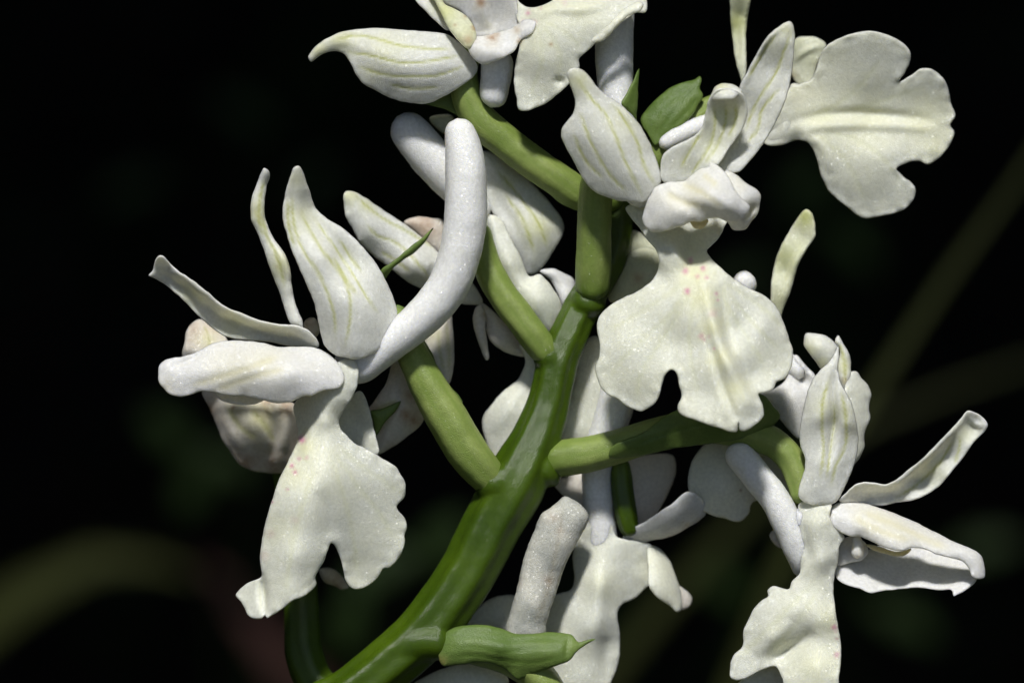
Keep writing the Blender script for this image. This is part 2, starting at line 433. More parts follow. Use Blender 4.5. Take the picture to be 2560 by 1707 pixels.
sheet('sepal', 'A', [(1000,104),(1030,92),(1050,110),(1090,210),(1140,360),(1170,400),(1230,450),(1330,510),(1420,590),(1500,680),(1580,790),(1630,890),(1670,980),(1690,1060),(1680,1160),(1640,1240),(1580,1310),(1500,1360),(1410,1385),(1350,1372),(1290,1362),(1240,1330),(1205,1290),(1180,1220),(1165,1140),(1150,1060),(1120,960),(1070,850),(1020,740),(980,640),(950,540),(930,470),(925,400),(935,320),(955,230),(980,150)],
     [(1020,110,130),(950,400,125),(1100,380,95),(1000,700,150),(1200,700,160),(1350,700,110),(1450,640,120),(1150,1050,160),(1350,1000,185),(1500,950,150),(1670,1050,120),(1250,1330,150),(1400,1330,190),(1580,1250,150)],
     M_SEP, fL, lean=75, bulge=14, veins=[[(960,330),(965,480),(1010,640)],[(1250,700),(1330,820),(1420,960)],[(985,270),(1000,480),(1060,650),(1160,800),(1230,950),(1270,1080),(1285,1250)],[(1040,380),(1090,500),(1180,650),(1290,790),(1360,920),(1378,1080),(1345,1300)],[(1130,440),(1260,620),(1380,800),(1480,960),(1560,1080)],[(1300,580),(1380,700),(1450,800)]],
     tints=[(1020,180,90,.5,1),(1050,420,120,.45,1)], folds=[(-22,24,[(1080,250),(1130,430),(1280,650),(1400,850),(1500,1000)])])
sheet('sepal', 'A', [(800,105),(835,130),(843,165),(825,220),(810,300),(805,400),(830,500),(870,580),(930,660),(960,720),(980,800),(990,900),(1010,1000),(1040,1080),(1060,1130),(1065,1170),(1000,1165),(965,1120),(930,1020),(900,930),(860,830),(820,720),(780,600),(750,530),(715,450),(710,390),(720,300),(750,220),(780,140)],
     [(810,120,60),(760,350,60),(830,200,40),(830,600,55),(930,720,80),(900,900,70),(980,1000,75),(1030,1150,90)],
     M_SEP, fL, lean=60, bulge=10, veins=[[(800,180),(770,330),(765,450),(800,560)],[(780,420),(820,560),(900,720),(940,900)]], tints=[(760,400,90,.8,1),(920,760,90,.8,1)], browns=[(893,768,7,1.0)], folds=[(8,10,[(815,480),(900,660),(960,800),(990,950)])])
sheet('sepal', 'A', [(30,825),(60,790),(75,720),(100,692),(135,700),(180,750),(240,800),(330,860),(430,940),(540,1030),(650,1075),(780,1125),(900,1150),(1000,1155),(1080,1180),(1140,1230),(1170,1290),(1150,1312),(1050,1297),(960,1292),(850,1270),(700,1257),(600,1247),(540,1230),(460,1180),(350,1080),(230,960),(130,880),(60,840)],
     [(40,815,150),(110,710,175),(150,800,125),(240,800,178),(240,900,110),(230,960,130),(430,940,178),(400,1030,100),(350,1080,125),(560,1035,175),(560,1120,95),(540,1225,120),(800,1130,165),(780,1190,100),(750,1258,118),(1000,1160,150),(960,1230,105),(1140,1240,140),(1050,1290,115)],
     M_SEP, fL, ruffle=2, wave=2, tints=[(300,960,100,.5,1),(600,1150,120,.5,1)], folds=[(16,9,[(60,790),(150,795),(250,835),(420,960),(540,1050),(780,1145),(900,1165),(1050,1200),(1130,1260)])])
sheet('petal', 'A', [(95,1450),(110,1410),(160,1380),(250,1365),(340,1340),(420,1295),(500,1265),(600,1258),(700,1262),(800,1275),(890,1300),(960,1300),(1050,1298),(1140,1305),(1220,1340),(1290,1400),(1330,1470),(1337,1530),(1310,1566),(1290,1578),(1200,1592),(1120,1626),(1060,1631),(1000,1661),(940,1677),(870,1675),(780,1656),(650,1631),(560,1626),(450,1601),(380,1598),(320,1616),(250,1634),(170,1616),(130,1581),(98,1536)],
     [(100,1480,150),(400,1450,185),(700,1400,210),(1000,1450,210),(1300,1500,170),(600,1270,140),(600,1610,190),(1000,1310,140),(950,1660,195),(200,1600,165)],
     M_HOOD, fL, bulge=9, veins=[[(300,1560),(520,1500),(760,1420),(900,1370)],[(480,1590),(700,1510),(950,1450)]], vw=9, tints=[(560,1480,170,.5,1),(820,1400,140,.4,1),(140,1570,60,.5,1)], folds=[(-12,8,[(180,1445),(240,1415),(330,1375),(420,1320)])])
sheet('petal', 'B', [(440,60),(470,112),(500,150),(570,180),(660,192),(740,186),(800,166),(860,120),(780,60),(600,40)], [(600,60,60),(660,190,85),(480,120,80),(800,160,80)], M_HOOD, fL)
sheet('lip', 'B', [(1000,190),(1010,280),(1030,380),(1010,460),(960,570),(900,690),(860,810),(820,940),(795,1050),(775,1180),(775,1260),(783,1335),(700,1375),(640,1420),(612,1460),(640,1500),(670,1550),(690,1590),(720,1615),(790,1617),(806,1600),(822,1618),(850,1600),(910,1565),(990,1500),(1060,1475),(1134,1417),(1155,1380),(1145,1350),(1160,1310),(1200,1240),(1230,1160),(1250,1115),(1265,1120),(1290,1170),(1320,1240),(1335,1320),(1360,1390),(1400,1420),(1450,1420),(1500,1395),(1560,1350),(1600,1285),(1640,1278),(1690,1230),(1730,1160),(1745,1100),(1740,1060),(1757,1010),(1745,950),(1700,895),(1690,870),(1710,840),(1740,810),(1747,760),(1745,710),(1710,650),(1690,610),(1630,570),(1560,530),(1480,480),(1420,455),(1360,400),(1315,350),(1305,290),(1340,220),(1390,150),(1425,60),(1435,0),(1430,-60),(1395,-110),(1330,-110),(1250,-60),(1150,60)],
     [(1010,250,60),(1030,380,85),(1130,330,130),(1200,300,160),(1350,-20,160),(1310,300,120),(1280,150,165),(1080,430,125),(900,720,150),(1000,800,195),(1200,600,185),(1450,500,120),(1650,700,105),(1745,900,75),(1450,900,130),(800,1100,140),(1000,1200,205),(1240,1050,165),(1450,1350,90),(1700,1150,80),(800,1450,150),(690,1480,120),(1000,1450,195),(1140,1390,160),(810,1590,165)],
     M_LIP, fL, spots=[(1058,425,30),(1090,547,11,.7),(1040,555,15,.8),(990,600,16),(1012,645,18,.9),(960,758,10,.7),(855,840,13,.8),(850,1050,30,.25),(1010,960,30,.2),(800,1200,40,.22)],
     tints=[(1080,480,90,.8,1),(1000,650,120,.5,1),(900,1000,160,.3,1)],
     folds=[(-26,9,[(786,1300),(793,1400),(800,1500),(806,1600)]),(10,14,[(1130,280),(1110,400),(1060,560)]),(-8,20,[(1160,750),(1220,900),(1250,1080)])], ruffle=7,
     veins=[[(1250,480),(1400,700),(1560,900),(1680,1100)],[(1230,500),(1330,800),(1400,1100),(1430,1350)],[(1280,460),(1450,600),(1600,700),(1720,780)],[(1150,600),(1050,900),(980,1200),(950,1450)]], vw=7, vdeep=.9)
sheet('petal', 'B', [(1450,100),(1500,200),(1530,330),(1565,520),(1480,520),(1400,480),(1330,420),(1290,330),(1290,260),(1350,180),(1410,110)], [(1450,120,60),(1320,300,30),(1540,450,30),(1420,300,15)], M_LIP, fL)
# its bract
sheet('bract', 'A', [(1932,508),(1900,532),(1860,570),(1770,640),(1700,700),(1640,745),(1585,785),(1560,840),(1590,880),(1620,840),(1660,780),(1720,730),(1800,680),(1870,610),(1905,560)], [(1920,520,20),(1700,710,50),(1590,830,40),(1800,640,40)], M_BRACT, orchid, bulge=8, label='thin pointed bract tip behind the left spur')
sheet('bract', 'I', [(240,540),(300,560),(350,640),(400,730),(440,790),(490,880),(530,990),(600,1080),(690,1190),(660,1200),(500,1060),(380,900),(300,760),(240,640)], [(270,560,25),(450,820,20),(640,1160,30),(330,760,25)], M_BRACT, orchid, bulge=8)

# ---------------- wilted flower behind flower L
f2 = flower(640, 960, -110, 30, 'wilting brownish flower behind the left flower')
tube('ovary', 'S', [(872, 1738, -40, 40), (800, 1715, -70, 46), (762, 1640, -85, 48), (755, 1560, -98, 46), (752, 1470, -112, 44), (744, 1330, -145, 42), (722, 1200, -175, 38), (680, 1060, -170, 30)], M_STEM, f2, ribs=6, rib=.05, twist=.004)
sheet('sepal', 'B', [(388,100),(430,200),(480,320),(520,420),(580,510),(640,590),(720,630),(830,648),(910,648),(990,620),(1060,500),(1060,390),(1040,290),(1010,190),(900,150),(700,100),(500,60)],
      [(400,120,-70),(600,500,-75),(850,640,-85),(700,300,-20),(900,300,-10),(1020,400,-50),(760,120,-30)], M_WILT, f2, bulge=22, dz=-48, browns=[(440,240,60,.9,1),(700,600,120,.8,1),(880,600,110,.8,1),(830,200,60,.9,1),(940,200,60,.9,1),(600,210,14,1.0),(1000,480,70,.5,1)],
      tints=[(780,280,110,.9,1),(650,220,80,.5,1)], veins=[[(720,220),(800,320),(870,440)],[(560,200),(640,330),(760,420)]], vw=7, folds=[(-16,14,[(820,160),(870,300),(880,430),(850,560)]),(12,16,[(940,180),(950,330),(930,500)]),(10,14,[(520,200),(570,350),(660,500)])], wave=9)
sheet('sepal', 'A', [(258,1370),(265,1290),(290,1180),(330,1135),(380,1115),(440,1150),(500,1180),(560,1260),(560,1330),(400,1400)], [(280,1200,-45),(400,1130,-50),(500,1230,-30),(350,1350,-20)], M_WILT, f2, bulge=14, browns=[(290,1200,70,.8,1),(460,1180,70,.5,1)], tints=[(430,1260,70,.8,1)], veins=[[(400,1160),(430,1240),(440,1330)]])
sheet('petal', 'A', [(1068,1140),(1100,1106),(1140,1110),(1165,1150),(1172,1200),(1145,1240),(1100,1230),(1075,1190)], [(1120,1170,20)], M_WILT, f2, bulge=14, browns=[(1110,1140,40,.6,1)])
sheet('petal', 'B', [(1170,1290),(1230,1275),(1300,1310),(1350,1370),(1370,1410),(1320,1425),(1270,1400),(1200,1370)], [(1270,1350,-110)], M_WILT, f2, bulge=10, browns=[(1300,1400,60,1,1)])

# ---------------- fading flower behind the left ovary
f3 = flower(1010, 900, -50, 26, 'fading brown-tinged flower behind the left ovary')
sheet('sepal', 'I', [(420,720),(500,640),(600,570),(622,700),(630,850),(622,980),(590,1070),(530,1010),(470,880)], [(500,700,-40),(600,650,-60),(590,1030,-55),(520,900,-35)], M_WILT, f3, bulge=16, veins=[[(520,700),(530,850),(560,980)],[(570,650),(590,850),(590,980)]], tints=[(480,740,60,.6,1)])
sheet('sepal', 'I', [(225,920),(175,1060),(85,1195),(58,1240),(80,1330),(95,1420),(118,1535),(200,1500),(300,1430),(420,1320),(420,1200),(340,1080),(280,960)], [(220,960,-30),(80,1250,-50),(130,1520,-60),(400,1300,-50),(230,1200,-10)], M_WILT, f3, bulge=18,
      browns=[(300,1270,40,1,1),(360,1310,50,1,1),(330,1150,60,.6,1),(200,1490,60,.6,1),(100,1240,40,.6,1)], veins=[[(80,1260),(180,1210),(260,1180)],[(100,1400),(180,1290),(250,1200)]], vw=7, wave=8)
sheet('bract', 'I', [(70,1250),(140,1235),(200,1210),(275,1180),(230,1260),(170,1320),(110,1410),(95,1380),(85,1310)], [(160,1270,14),(90,1380,-5),(260,1190,10)], M_BRACT, orchid, bulge=4)
sheet('petal', 'A', [(1735,470),(1780,440),(1850,430),(1920,440),(2000,460),(2010,700),(1900,620),(1820,540)], [(1850,500,-90)], M_WILT, f3, bulge=10, browns=[(1850,480,120,.8,1)])

# ---------------- flower B (behind the left spur)
fB = flower(1210, 590, -60, 32, 'back-facing flower partly hidden behind the left spur')
tube('ovary', 'S', [(1392, 912, -14, 26), (1362, 878, 6, 35), (1304, 800, 16, 38), (1259, 740, 18, 37), (1226, 684, 14, 36), (1205, 620, 4, 34), (1192, 560, -20, 30)], M_OVARY, fB, ribs=6, rib=.028, twist=.006)
tube('spur', 'S', [(992, 292, -44, 36), (1004, 306, -42, 43), (1038, 346, -40, 50), (1073, 390, -42, 52), (1114, 434, -46, 52), (1163, 490, -52, 46), (1205, 560, -60, 40)], M_SPUR, fB, seg=36)
sheet('sepal', 'A', [(1328,300),(1345,264),(1390,262),(1470,300),(1600,390),(1740,480),(1880,590),(1990,690),(2200,880),(2260,1010),(2180,1020),(2110,1012),(1990,960),(1850,910),(1780,880),(1650,780),(1540,700),(1440,600),(1390,510),(1345,430),(1333,350)],
      [(1360,280,-60),(1600,400,-95),(1500,520,-60),(1560,700,-85),(1900,620,-95),(1800,760,-55),(1850,900,-85),(2200,960,-70)], M_SEP, fB, lean=45, bulge=16, veins=[[(1400,280),(1480,360),(1600,450),(1750,530),(1950,650)],[(1480,480),(1560,560),(1650,590),(1740,650),(1850,770),(1900,830)],[(1580,660),(1680,720),(1780,800)]], tints=[(1370,290,70,.8,1),(1480,360,50,.7,1)])
sheet('sepal', 'C', [(1250,1010),(1400,1078),(1530,1180),(1640,1290),(1720,1380),(1785,1480),(1787,1550),(1727,1666),(1657,1776),(1617,1818),(1550,1832),(1480,1700),(1400,1560),(1300,1400),(1260,1250)],
      [(1300,1100,-60),(1500,1180,-70),(1700,1400,-75),(1780,1540,-80),(1600,1800,-80),(1450,1400,-55),(1560,1560,-45),(1350,1400,-60)], M_SEP, fB, bulge=14, veins=[[(1330,1130),(1480,1300),(1620,1500),(1680,1660)],[(1400,1300),(1520,1480),(1590,1680)]], tints=[(1620,1520,110,.8,1),(1420,1220,90,.5,1)], folds=[(-10,18,[(1320,1280),(1460,1500),(1560,1720)])])
sheet('lip', 'I', [(830,120),(845,-60),(930,-40),(1000,80),(1080,230),(1130,345),(1200,335),(1260,390),(1320,480),(1357,575),(1340,680),(1310,755),(1230,740),(1150,640),(1050,500),(950,370),(870,270)], [(880,0,-50),(1000,250,-25),(1130,350,-45),(1200,500,-20),(1350,580,-60),(1250,720,-50),(900,280,-50)], M_LIP, fB, bulge=22)
sheet('petal', 'I', [(1200,315),(1280,295),(1350,320),(1425,365),(1440,430),(1410,510),(1360,560),(1320,470),(1270,375)], [(1250,310,-70),(1400,380,-90),(1350,480,-60)], M_HOOD, fB, bulge=12)
sheet('petal', 'I', [(753,640),(775,555),(810,540),(838,600),(838,690),(850,790),(860,900),(842,910),(802,825),(770,730)], [(790,580,-60),(850,890,-70),(810,740,-45)], M_WILT, fB, bulge=10, browns=[(825,610,20,.8)])
sheet('petal', 'I', [(800,520),(860,555),(960,655),(1080,800),(1120,880),(1000,868),(900,810),(852,745),(838,640)], [(850,600,-70),(1080,850,-90),(950,760,-50)], M_WILT, fB, bulge=12)
sheet('lip', 'I', [(1060,800),(1150,850),(1220,900),(1300,1000),(1270,1200),(1120,1500),(960,1640),(922,1606),(888,1570),(850,1480),(815,1350),(822,1280),(880,1200),(960,1110),(1050,1040),(1090,970),(1103,900)], [(1120,880,-70),(1250,1050,-80),(1080,1000,-90),(830,1310,-100),(1000,1250,-65),(1100,1400,-75),(900,1560,-95)], M_LIP, fB, bulge=14, folds=[(8,16,[(1130,900),(1110,1050),(1000,1200),(900,1400)])])
sheet('petal', 'C', [(890,790),(950,768),(1050,780),(1050,900),(980,890)], [(970,830,-90)], M_SEPG, fB, bulge=6)

# ---------------- flower Q (bottom centre, behind, seen from its back)
fQ = flower(1500, 1400, -150, 34, 'back flower hanging low beside the green stem, in half shade')
tube('spur', 'S', [(1572, 900, -70, 40), (1553, 960, -70, 45), (1530, 1044, -72, 46), (1505, 1120, -74, 42), (1493, 1180, -76, 39), (1497, 1270, -84, 38), (1502, 1330, -92, 40), (1506, 1420, -104, 38), (1510, 1520, -132, 30)], M_SPUR, fQ, seg=34)
sheet('lip', 'H', [(1650,500),(1605,620),(1580,720),(1590,880),(1570,940),(1460,985),(1440,1060),(1400,1150),(1370,1230),(1390,1500),(1440,1620),(1520,1720),(1780,1720),(1840,1560),(1890,1420),(1897,1250),(1885,1080),(1920,1040),(2000,1000),(2060,940),(2110,900),(2100,760),(2110,650),(1990,615),(1880,590),(1840,500),(1760,440)],
      [(1740,500,-60),(1620,800,-85),(1750,900,-40),(1880,900,-70),(2060,750,-90),(1450,1050,-100),(1700,1200,-40),(1420,1400,-95),(1870,1300,-80),(1800,1650,-70),(1550,1600,-70)], M_LIP, fQ, bulge=16, folds=[(10,22,[(1740,650),(1760,950),(1720,1300),(1680,1600)]),(-10,16,[(1810,1250),(1800,1400),(1820,1550)])], tints=[(1780,930,110,.35,1)], wave=8)
sheet('petal', 'H', [(2085,650),(2150,662),(2220,730),(2270,850),(2305,960),(2312,1020),(2303,1085),(2272,1092),(2230,1052),(2150,1000),(2092,925),(2085,800)], [(2100,700,-85),(2250,850,-100),(2290,1060,-90),(2180,900,-65)], M_LIP, fQ, bulge=16)
sheet('petal', 'H', [(2250,900),(2330,940),(2380,1000),(2360,1060),(2300,1080),(2270,1000)], [(2310,1000,-130)], M_WILT, fQ, bulge=6)
sheet('petal', 'H', [(860,1190),(960,1060),(1040,1000),(1200,985),(1260,1100),(1200,1260),(1000,1220)], [(960,1100,-120),(1150,1100,-110)], M_LIP, fQ, bulge=10)
sheet('lip', 'H', [(500,1600),(640,1500),(780,1450),(850,1440),(920,1433),(990,1442),(1080,1480),(1146,1530),(1152,1620),(1160,1740),(900,1760),(650,1740)], [(850,1450,-40),(1100,1500,-40),(1000,1650,-20),(700,1600,-70)], M_LIP, fQ, bulge=20)
sheet('petal', 'I', [(1460,870),(1520,770),(1580,745),(1640,860),(1700,1000),(1680,1200),(1560,1420),(1340,1440),(1370,1270),(1430,1060)], [(1560,780,-95),(1500,1100,-90),(1400,1400,-90),(1640,1100,-100)], M_LIP, fQ, bulge=10)
tube('ovary', 'H', [(1890, 60, -66, 22), (1905, 200, -64, 26), (1920, 340, -64, 27), (1945, 480, -68, 26), (1975, 590, -76, 20)], M_STEM, fQ, ribs=6, rib=.05)
sheet('sepal', 'H', [(1930,90),(2100,40),(2250,50),(2270,150),(2230,280),(2150,430),(2040,600),(1985,560),(1960,300)], [(2100,80,-130),(2000,560,-120),(2200,250,-140),(2050,300,-110)], M_WILT, fQ, bulge=8)
sheet('petal', 'H', [(1460,240),(1560,180),(1660,160),(1680,380),(1660,460),(1560,360),(1500,300)], [(1600,260,-120)], M_WILT, fQ, bulge=5)

# emptied greyish spur in front of flower Q
fX = flower(1330, 1590, -10, 26, 'shrivelled greyish spur of a lower flower rising beside the stem')
sheet('spur', 'H', [(1530,334),(1480,380),(1430,415),(1380,450),(1345,540),(1310,620),(1270,730),(1235,880),(1195,1040),(1150,1200),(1150,1290),(1370,1290),(1390,1180),(1410,1100),(1470,920),(1530,750),(1600,620),(1660,510),(1672,450),(1640,400),(1560,347)],
      [(1530,340,10),(1350,560,10),(1650,480,10),(1480,620,22),(1240,900,10),(1480,900,10),(1170,1200,10),(1390,1200,10),(1300,1050,20)], M_CLEAR, fX, bulge=26, bexp=3, veins=[[(1520,420),(1490,580),(1450,760),(1400,950),(1330,1150)]], vw=6, browns=[(1450,470,30,.5,1),(1500,560,25,.5,1),(1410,880,30,.6,1),(1230,900,40,.4,1)], wave=7, thick=20)
sheet('bract', 'H', [(682,1380),(700,1300),(740,1222),(800,1192),(880,1180),(1000,1178),(1100,1200),(1180,1232),(1300,1238),(1400,1227),(1500,1230),(1570,1243),(1600,1275),(1620,1292),(1680,1278),(1733,1273),(1690,1300),(1650,1325),(1610,1355),(1565,1412),(1500,1442),(1380,1482),(1250,1535),(1205,1542),(1150,1492),(1050,1443),(950,1432),(840,1442),(712,1450),(690,1425)],
      [(690,1400,70),(800,1200,60),(850,1320,85),(1100,1220,55),(1100,1330,90),(1080,1440,70),(1400,1240,60),(1400,1350,90),(1300,1500,70),(1560,1300,75),(1720,1275,70)], M_BRACT, orchid, bulge=12, wave=1, ruffle=2, veins=[[(760,1330),(950,1330),(1100,1360),(1250,1345),(1400,1330),(1540,1330)],[(780,1270),(950,1260),(1150,1290),(1350,1280),(1550,1290)],[(780,1390),(950,1380),(1120,1410),(1300,1430),(1500,1390)]], folds=[(-6,5,[(1560,1250),(1540,1330),(1535,1430)]),(6,6,[(760,1230),(900,1195),(1050,1205),(1180,1245)])], tints=[(1580,1330,60,.8,1)], browns=[(700,1420,30,.9,1)], label='short green bract cupping the stem with a pointed tip')
tube('ovary', 'H', [(730, 1306, 36, 34), (800, 1312, 42, 40), (950, 1330, 44, 44), (1150, 1400, 36, 42), (1330, 1510, 30, 44), (1420, 1640, 24, 46), (1450, 1800, 10, 44), (1380, 1760, -10, 30)], M_OVARY, fX, ribs=6, rib=.03, twist=.005)

# ---------------- flower C (right of centre, front)
fC = flower(1600, 480, 150, 40, 'open flower facing the camera with broad three-lobed lip, pink dots in the throat')
tube('ovary', 'S', [(1476, 748, -12, 36), (1480, 722, 4, 41), (1483, 680, 18, 43), (1485, 600, 40, 42), (1487, 520, 60, 42), (1495, 450, 84, 41), (1520, 405, 112, 38), (1570, 430, 140, 32)], M_OVARY, fC, ribs=6, rib=.03, twist=.002)
tube('spur', 'S', [(1560, 400, 90, 28), (1560, 340, 70, 34), (1549, 272, 55, 40), (1541, 232, 48, 44), (1536, 180, 42, 47), (1535, 112, 38, 48), (1538, 40, 34, 47), (1545, -40, 30, 42)], M_SPUR, fC, seg=36)
sheet('lip', 'E', [(490,0),(520,60),(580,130),(640,220),(700,290),(715,360),(700,430),(650,500),(560,560),(470,600),(400,640),(350,680),(310,730),(300,790),(305,850),(320,930),(310,1000),(290,1060),(300,1130),(330,1200),(380,1250),(430,1270),(490,1320),(550,1345),(600,1357),(650,1330),(690,1300),(720,1240),(740,1160),(760,1110),(795,1078),(820,1085),(840,1125),(850,1190),(865,1260),(840,1320),(845,1360),(890,1395),(950,1410),(1050,1450),(1130,1470),(1180,1490),(1232,1492),(1245,1435),(1254,1482),(1285,1488),(1340,1460),(1390,1420),(1415,1380),(1405,1310),(1378,1240),(1430,1228),(1480,1205),(1500,1160),(1550,1140),(1590,1090),(1605,1020),(1610,950),(1590,890),(1570,820),(1540,740),(1500,660),(1440,600),(1370,560),(1290,520),(1200,460),(1120,390),(1060,330),(1035,285),(1060,255),(1110,210),(1150,130),(1180,60),(1120,-20),(900,-60),(650,-60)],
      [(520,30,120),(640,200,150),(780,270,185),(760,380,185),(860,300,175),(930,250,120),(1000,150,110),(1110,200,140),(960,380,165),(1060,330,175),(1000,480,210),(1080,800,250),(1200,1050,275),(1300,1300,285),(700,560,190),(330,800,150),(450,900,195),(320,1150,175),(600,1100,220),(600,1340,205),(860,900,222),(800,1080,235),(900,1370,265),(1050,1250,262),(1230,1480,282),(1390,1380,262),(1250,500,190),(1240,800,205),(1400,800,215),(1600,950,170),(1450,1180,225),(1540,740,165),(1350,1100,222),(700,430,150)],
      M_LIP, fC, ruffle=8, spots=[(925,355,22,.8),(1010,405,21,.9),(890,425,22,.9),(975,462,17,.7),(1032,468,15,.8),(905,557,20),(1094,575,15,.8),(1105,615,12,.7),(1075,710,28,.35),(1000,855,20,.6),(1020,878,13,.6),(1050,858,12,.5),(1085,938,11,.7)],
      tints=[(950,430,130,.8,1),(1000,600,110,.8,1),(1060,800,90,.8,1),(1130,1000,90,.75,1),(1220,1200,90,.7,1),(930,300,120,.5,1)],
      folds=[(15,15,[(1000,450),(1060,700),(1140,950),(1230,1150),(1330,1330)]),(-14,13,[(1110,500),(1150,750),(1200,950),(1270,1090)]),(-12,10,[(1060,900),(1130,1150),(1200,1330),(1246,1440)]),(10,14,[(720,200),(830,290),(880,400)]),(-10,9,[(860,250),(900,330),(930,400)]),(-8,18,[(850,620),(800,850),(800,1060)]),(-9,10,[(1240,980),(1285,1100),(1380,1230)])],
      veins=[[(930,500),(800,700),(640,850),(480,1000),(380,1150)],[(940,520),(850,700),(720,900),(600,1100),(560,1300)],[(920,480),(740,600),(560,720),(380,820)],[(960,560),(920,800),(930,1000),(980,1250)],[(1110,500),(1230,640),(1350,780),(1520,950)],[(1130,480),(1280,580),(1420,680),(1540,800)],[(1120,540),(1200,700),(1300,860),(1420,1060)]], vw=6, vdeep=.9)
sheet('petal', 'D', [(1160,1140),(1230,1168),(1290,1220),(1360,1260),(1392,1300),(1387,1380),(1370,1430),(1325,1490),(1290,1532),(1210,1537),(1185,1500),(1150,1440),(1120,1300)], [(1200,1200,235),(1380,1300,225),(1280,1330,255),(1370,1420,225),(1240,1520,215)], M_HOOD, fC, bulge=18, tints=[(1330,1400,70,.6,1),(1250,1230,80,.4,1)], folds=[(-14,10,[(1385,1370),(1330,1400),(1270,1470)])])
sheet('petal', 'D', [(600,1460),(610,1420),(640,1330),(690,1250),(780,1215),(880,1210),(930,1170),(990,1130),(1045,1112),(1050,1088),(1080,1090),(1130,1125),(1180,1180),(1220,1260),(1270,1330),(1322,1380),(1300,1440),(1250,1480),(1170,1480),(1100,1455),(1050,1460),(1000,1480),(930,1480),(870,1510),(800,1530),(720,1550),(660,1545),(620,1510)],
      [(620,1450,195),(700,1270,205),(900,1230,225),(1060,1100,225),(850,1380,262),(1050,1300,290),(1200,1330,292),(1300,1400,270),(720,1530,225),(1000,1470,262),(1200,1470,262),(1210,1260,270)],
      M_HOOD, fC, bulge=16, veins=[[(870,1230),(1000,1290),(1150,1390)],[(760,1290),(880,1350),(1000,1380)],[(1010,1170),(1100,1240)]], vw=8, tints=[(950,1300,120,.45,1),(800,1330,90,.4,1),(1090,1250,60,.3,1)], folds=[(9,8,[(1060,1095),(1120,1130),(1180,1195),(1220,1265)]),(-10,16,[(720,1260),(830,1330),(980,1400),(1100,1440)])], wave=9, ruffle=6)
sheet('anther', 'D', [(915,1470),(935,1505),(960,1528),(1000,1528),(1030,1505),(1045,1470),(980,1450)], [(980,1490,215)], M_WAX, fC, bulge=14)
sheet('sepal', 'D', [(100,500),(110,470),(150,455),(200,465),(250,510),(300,580),(370,640),(460,700),(540,780),(590,840),(640,930),(680,1020),(710,1100),(730,1180),(725,1230),(680,1280),(640,1330),(600,1355),(520,1350),(430,1335),(340,1310),(270,1270),(210,1200),(170,1130),(130,1050),(80,960),(60,900),(70,850),(110,800),(140,760),(155,690),(140,620),(115,550)],
      [(140,470,190),(150,680,185),(240,560,180),(250,750,195),(380,660,165),(80,900,180),(300,950,205),(480,900,195),(580,840,160),(680,1020,165),(250,1230,180),(500,1150,210),(600,1330,200),(710,1180,185)],
      M_SEP, fC, lean=80, bulge=16, veins=[[(170,520),(260,660),(350,760),(420,900),(480,1060),(560,1220),(610,1310)],[(190,750),(250,920),(320,1060),(400,1180),(500,1280)],[(400,690),(500,830),(570,960),(610,1100),(690,1240)],[(150,900),(220,1060),(340,1190)]], tints=[(180,540,80,.6,1),(480,820,120,.35,1)], folds=[(8,14,[(250,520),(400,670),(560,820),(660,1000)])])
sheet('sepal', 'D', [(1560,152),(1585,143),(1605,155),(1622,220),(1618,330),(1610,440),(1580,600),(1540,720),(1490,830),(1430,930),(1370,1020),(1300,1100),(1250,1150),(1150,1150),(1090,1120),(1130,1070),(1180,990),(1230,920),(1270,820),(1280,740),(1265,660),(1248,590),(1290,500),(1350,390),(1400,300),(1450,230),(1510,180)],
      [(1590,160,120),(1610,350,125),(1450,240,130),(1300,500,135),(1450,450,105),(1540,700,135),(1400,750,115),(1260,750,130),(1300,1080,160),(1200,1000,140),(1130,1120,170)],
      M_SEP, fC, lean=70, bulge=8, veins=[[(1595,220),(1545,350),(1500,480),(1420,600),(1340,740),(1290,880)],[(1520,590),(1400,740),(1375,860),(1300,960)],[(1500,220),(1400,360),(1310,520)]], tints=[(1560,200,60,.6,1),(1480,300,90,.3,1)], folds=[(12,7,[(1560,165),(1450,245),(1350,405),(1260,590)])])
sheet('sepal', 'D', [(1040,690),(1060,640),(1100,600),(1150,590),(1220,600),(1270,620),(1298,690),(1306,770),(1280,850),(1230,930),(1170,1010),(1130,1080),(1080,1125),(1000,1150),(930,1190),(880,1230),(780,1235),(735,1205),(725,1120),(740,1040),(790,990),(870,950),(960,900),(1000,850),(1020,780)],
      [(1060,660,210),(1250,620,225),(1150,720,165),(1290,780,200),(1160,820,175),(1030,800,190),(1200,950,190),(1060,960,165),(900,960,200),(1100,1100,205),(930,1150,185),(760,1080,200),(800,1210,200)],
      M_SEP, fC, lean=35, bulge=6, veins=[[(1080,700),(1088,820),(1060,960),(960,1120),(920,1180)],[(1160,700),(1160,810),(1110,960),(1020,1100)],[(1230,700),(1230,800),(1180,920)],[(1000,880),(920,1000),(860,1120)]], tints=[(1150,760,110,.6,1),(1050,950,130,.4,1),(900,1100,90,.3,1)])
sheet('sepal', 'D', [(1034,700),(1045,670),(1060,635),(1090,580),(1130,560),(1200,562),(1250,588),(1272,608),(1240,640),(1205,662),(1130,668),(1080,668),(1052,676)], [(1050,660,222),(1130,570,222),(1140,660,262),(1220,655,255),(1260,600,232)], M_SEP, fC, lean=12, bulge=10, tints=[(1130,575,45,.8,1)], label='curled tip of the middle sepal')
sheet('bract', 'D', [(462,692),(490,640),(520,580),(545,530),(562,490),(584,456),(581,520),(576,600),(577,650),(566,740),(560,800),(510,750)], [(570,480,70),(520,660,85),(565,740,70),(550,600,75)], M_BRACT, orchid, bulge=6, veins=[[(575,480),(545,600),(525,720)]])

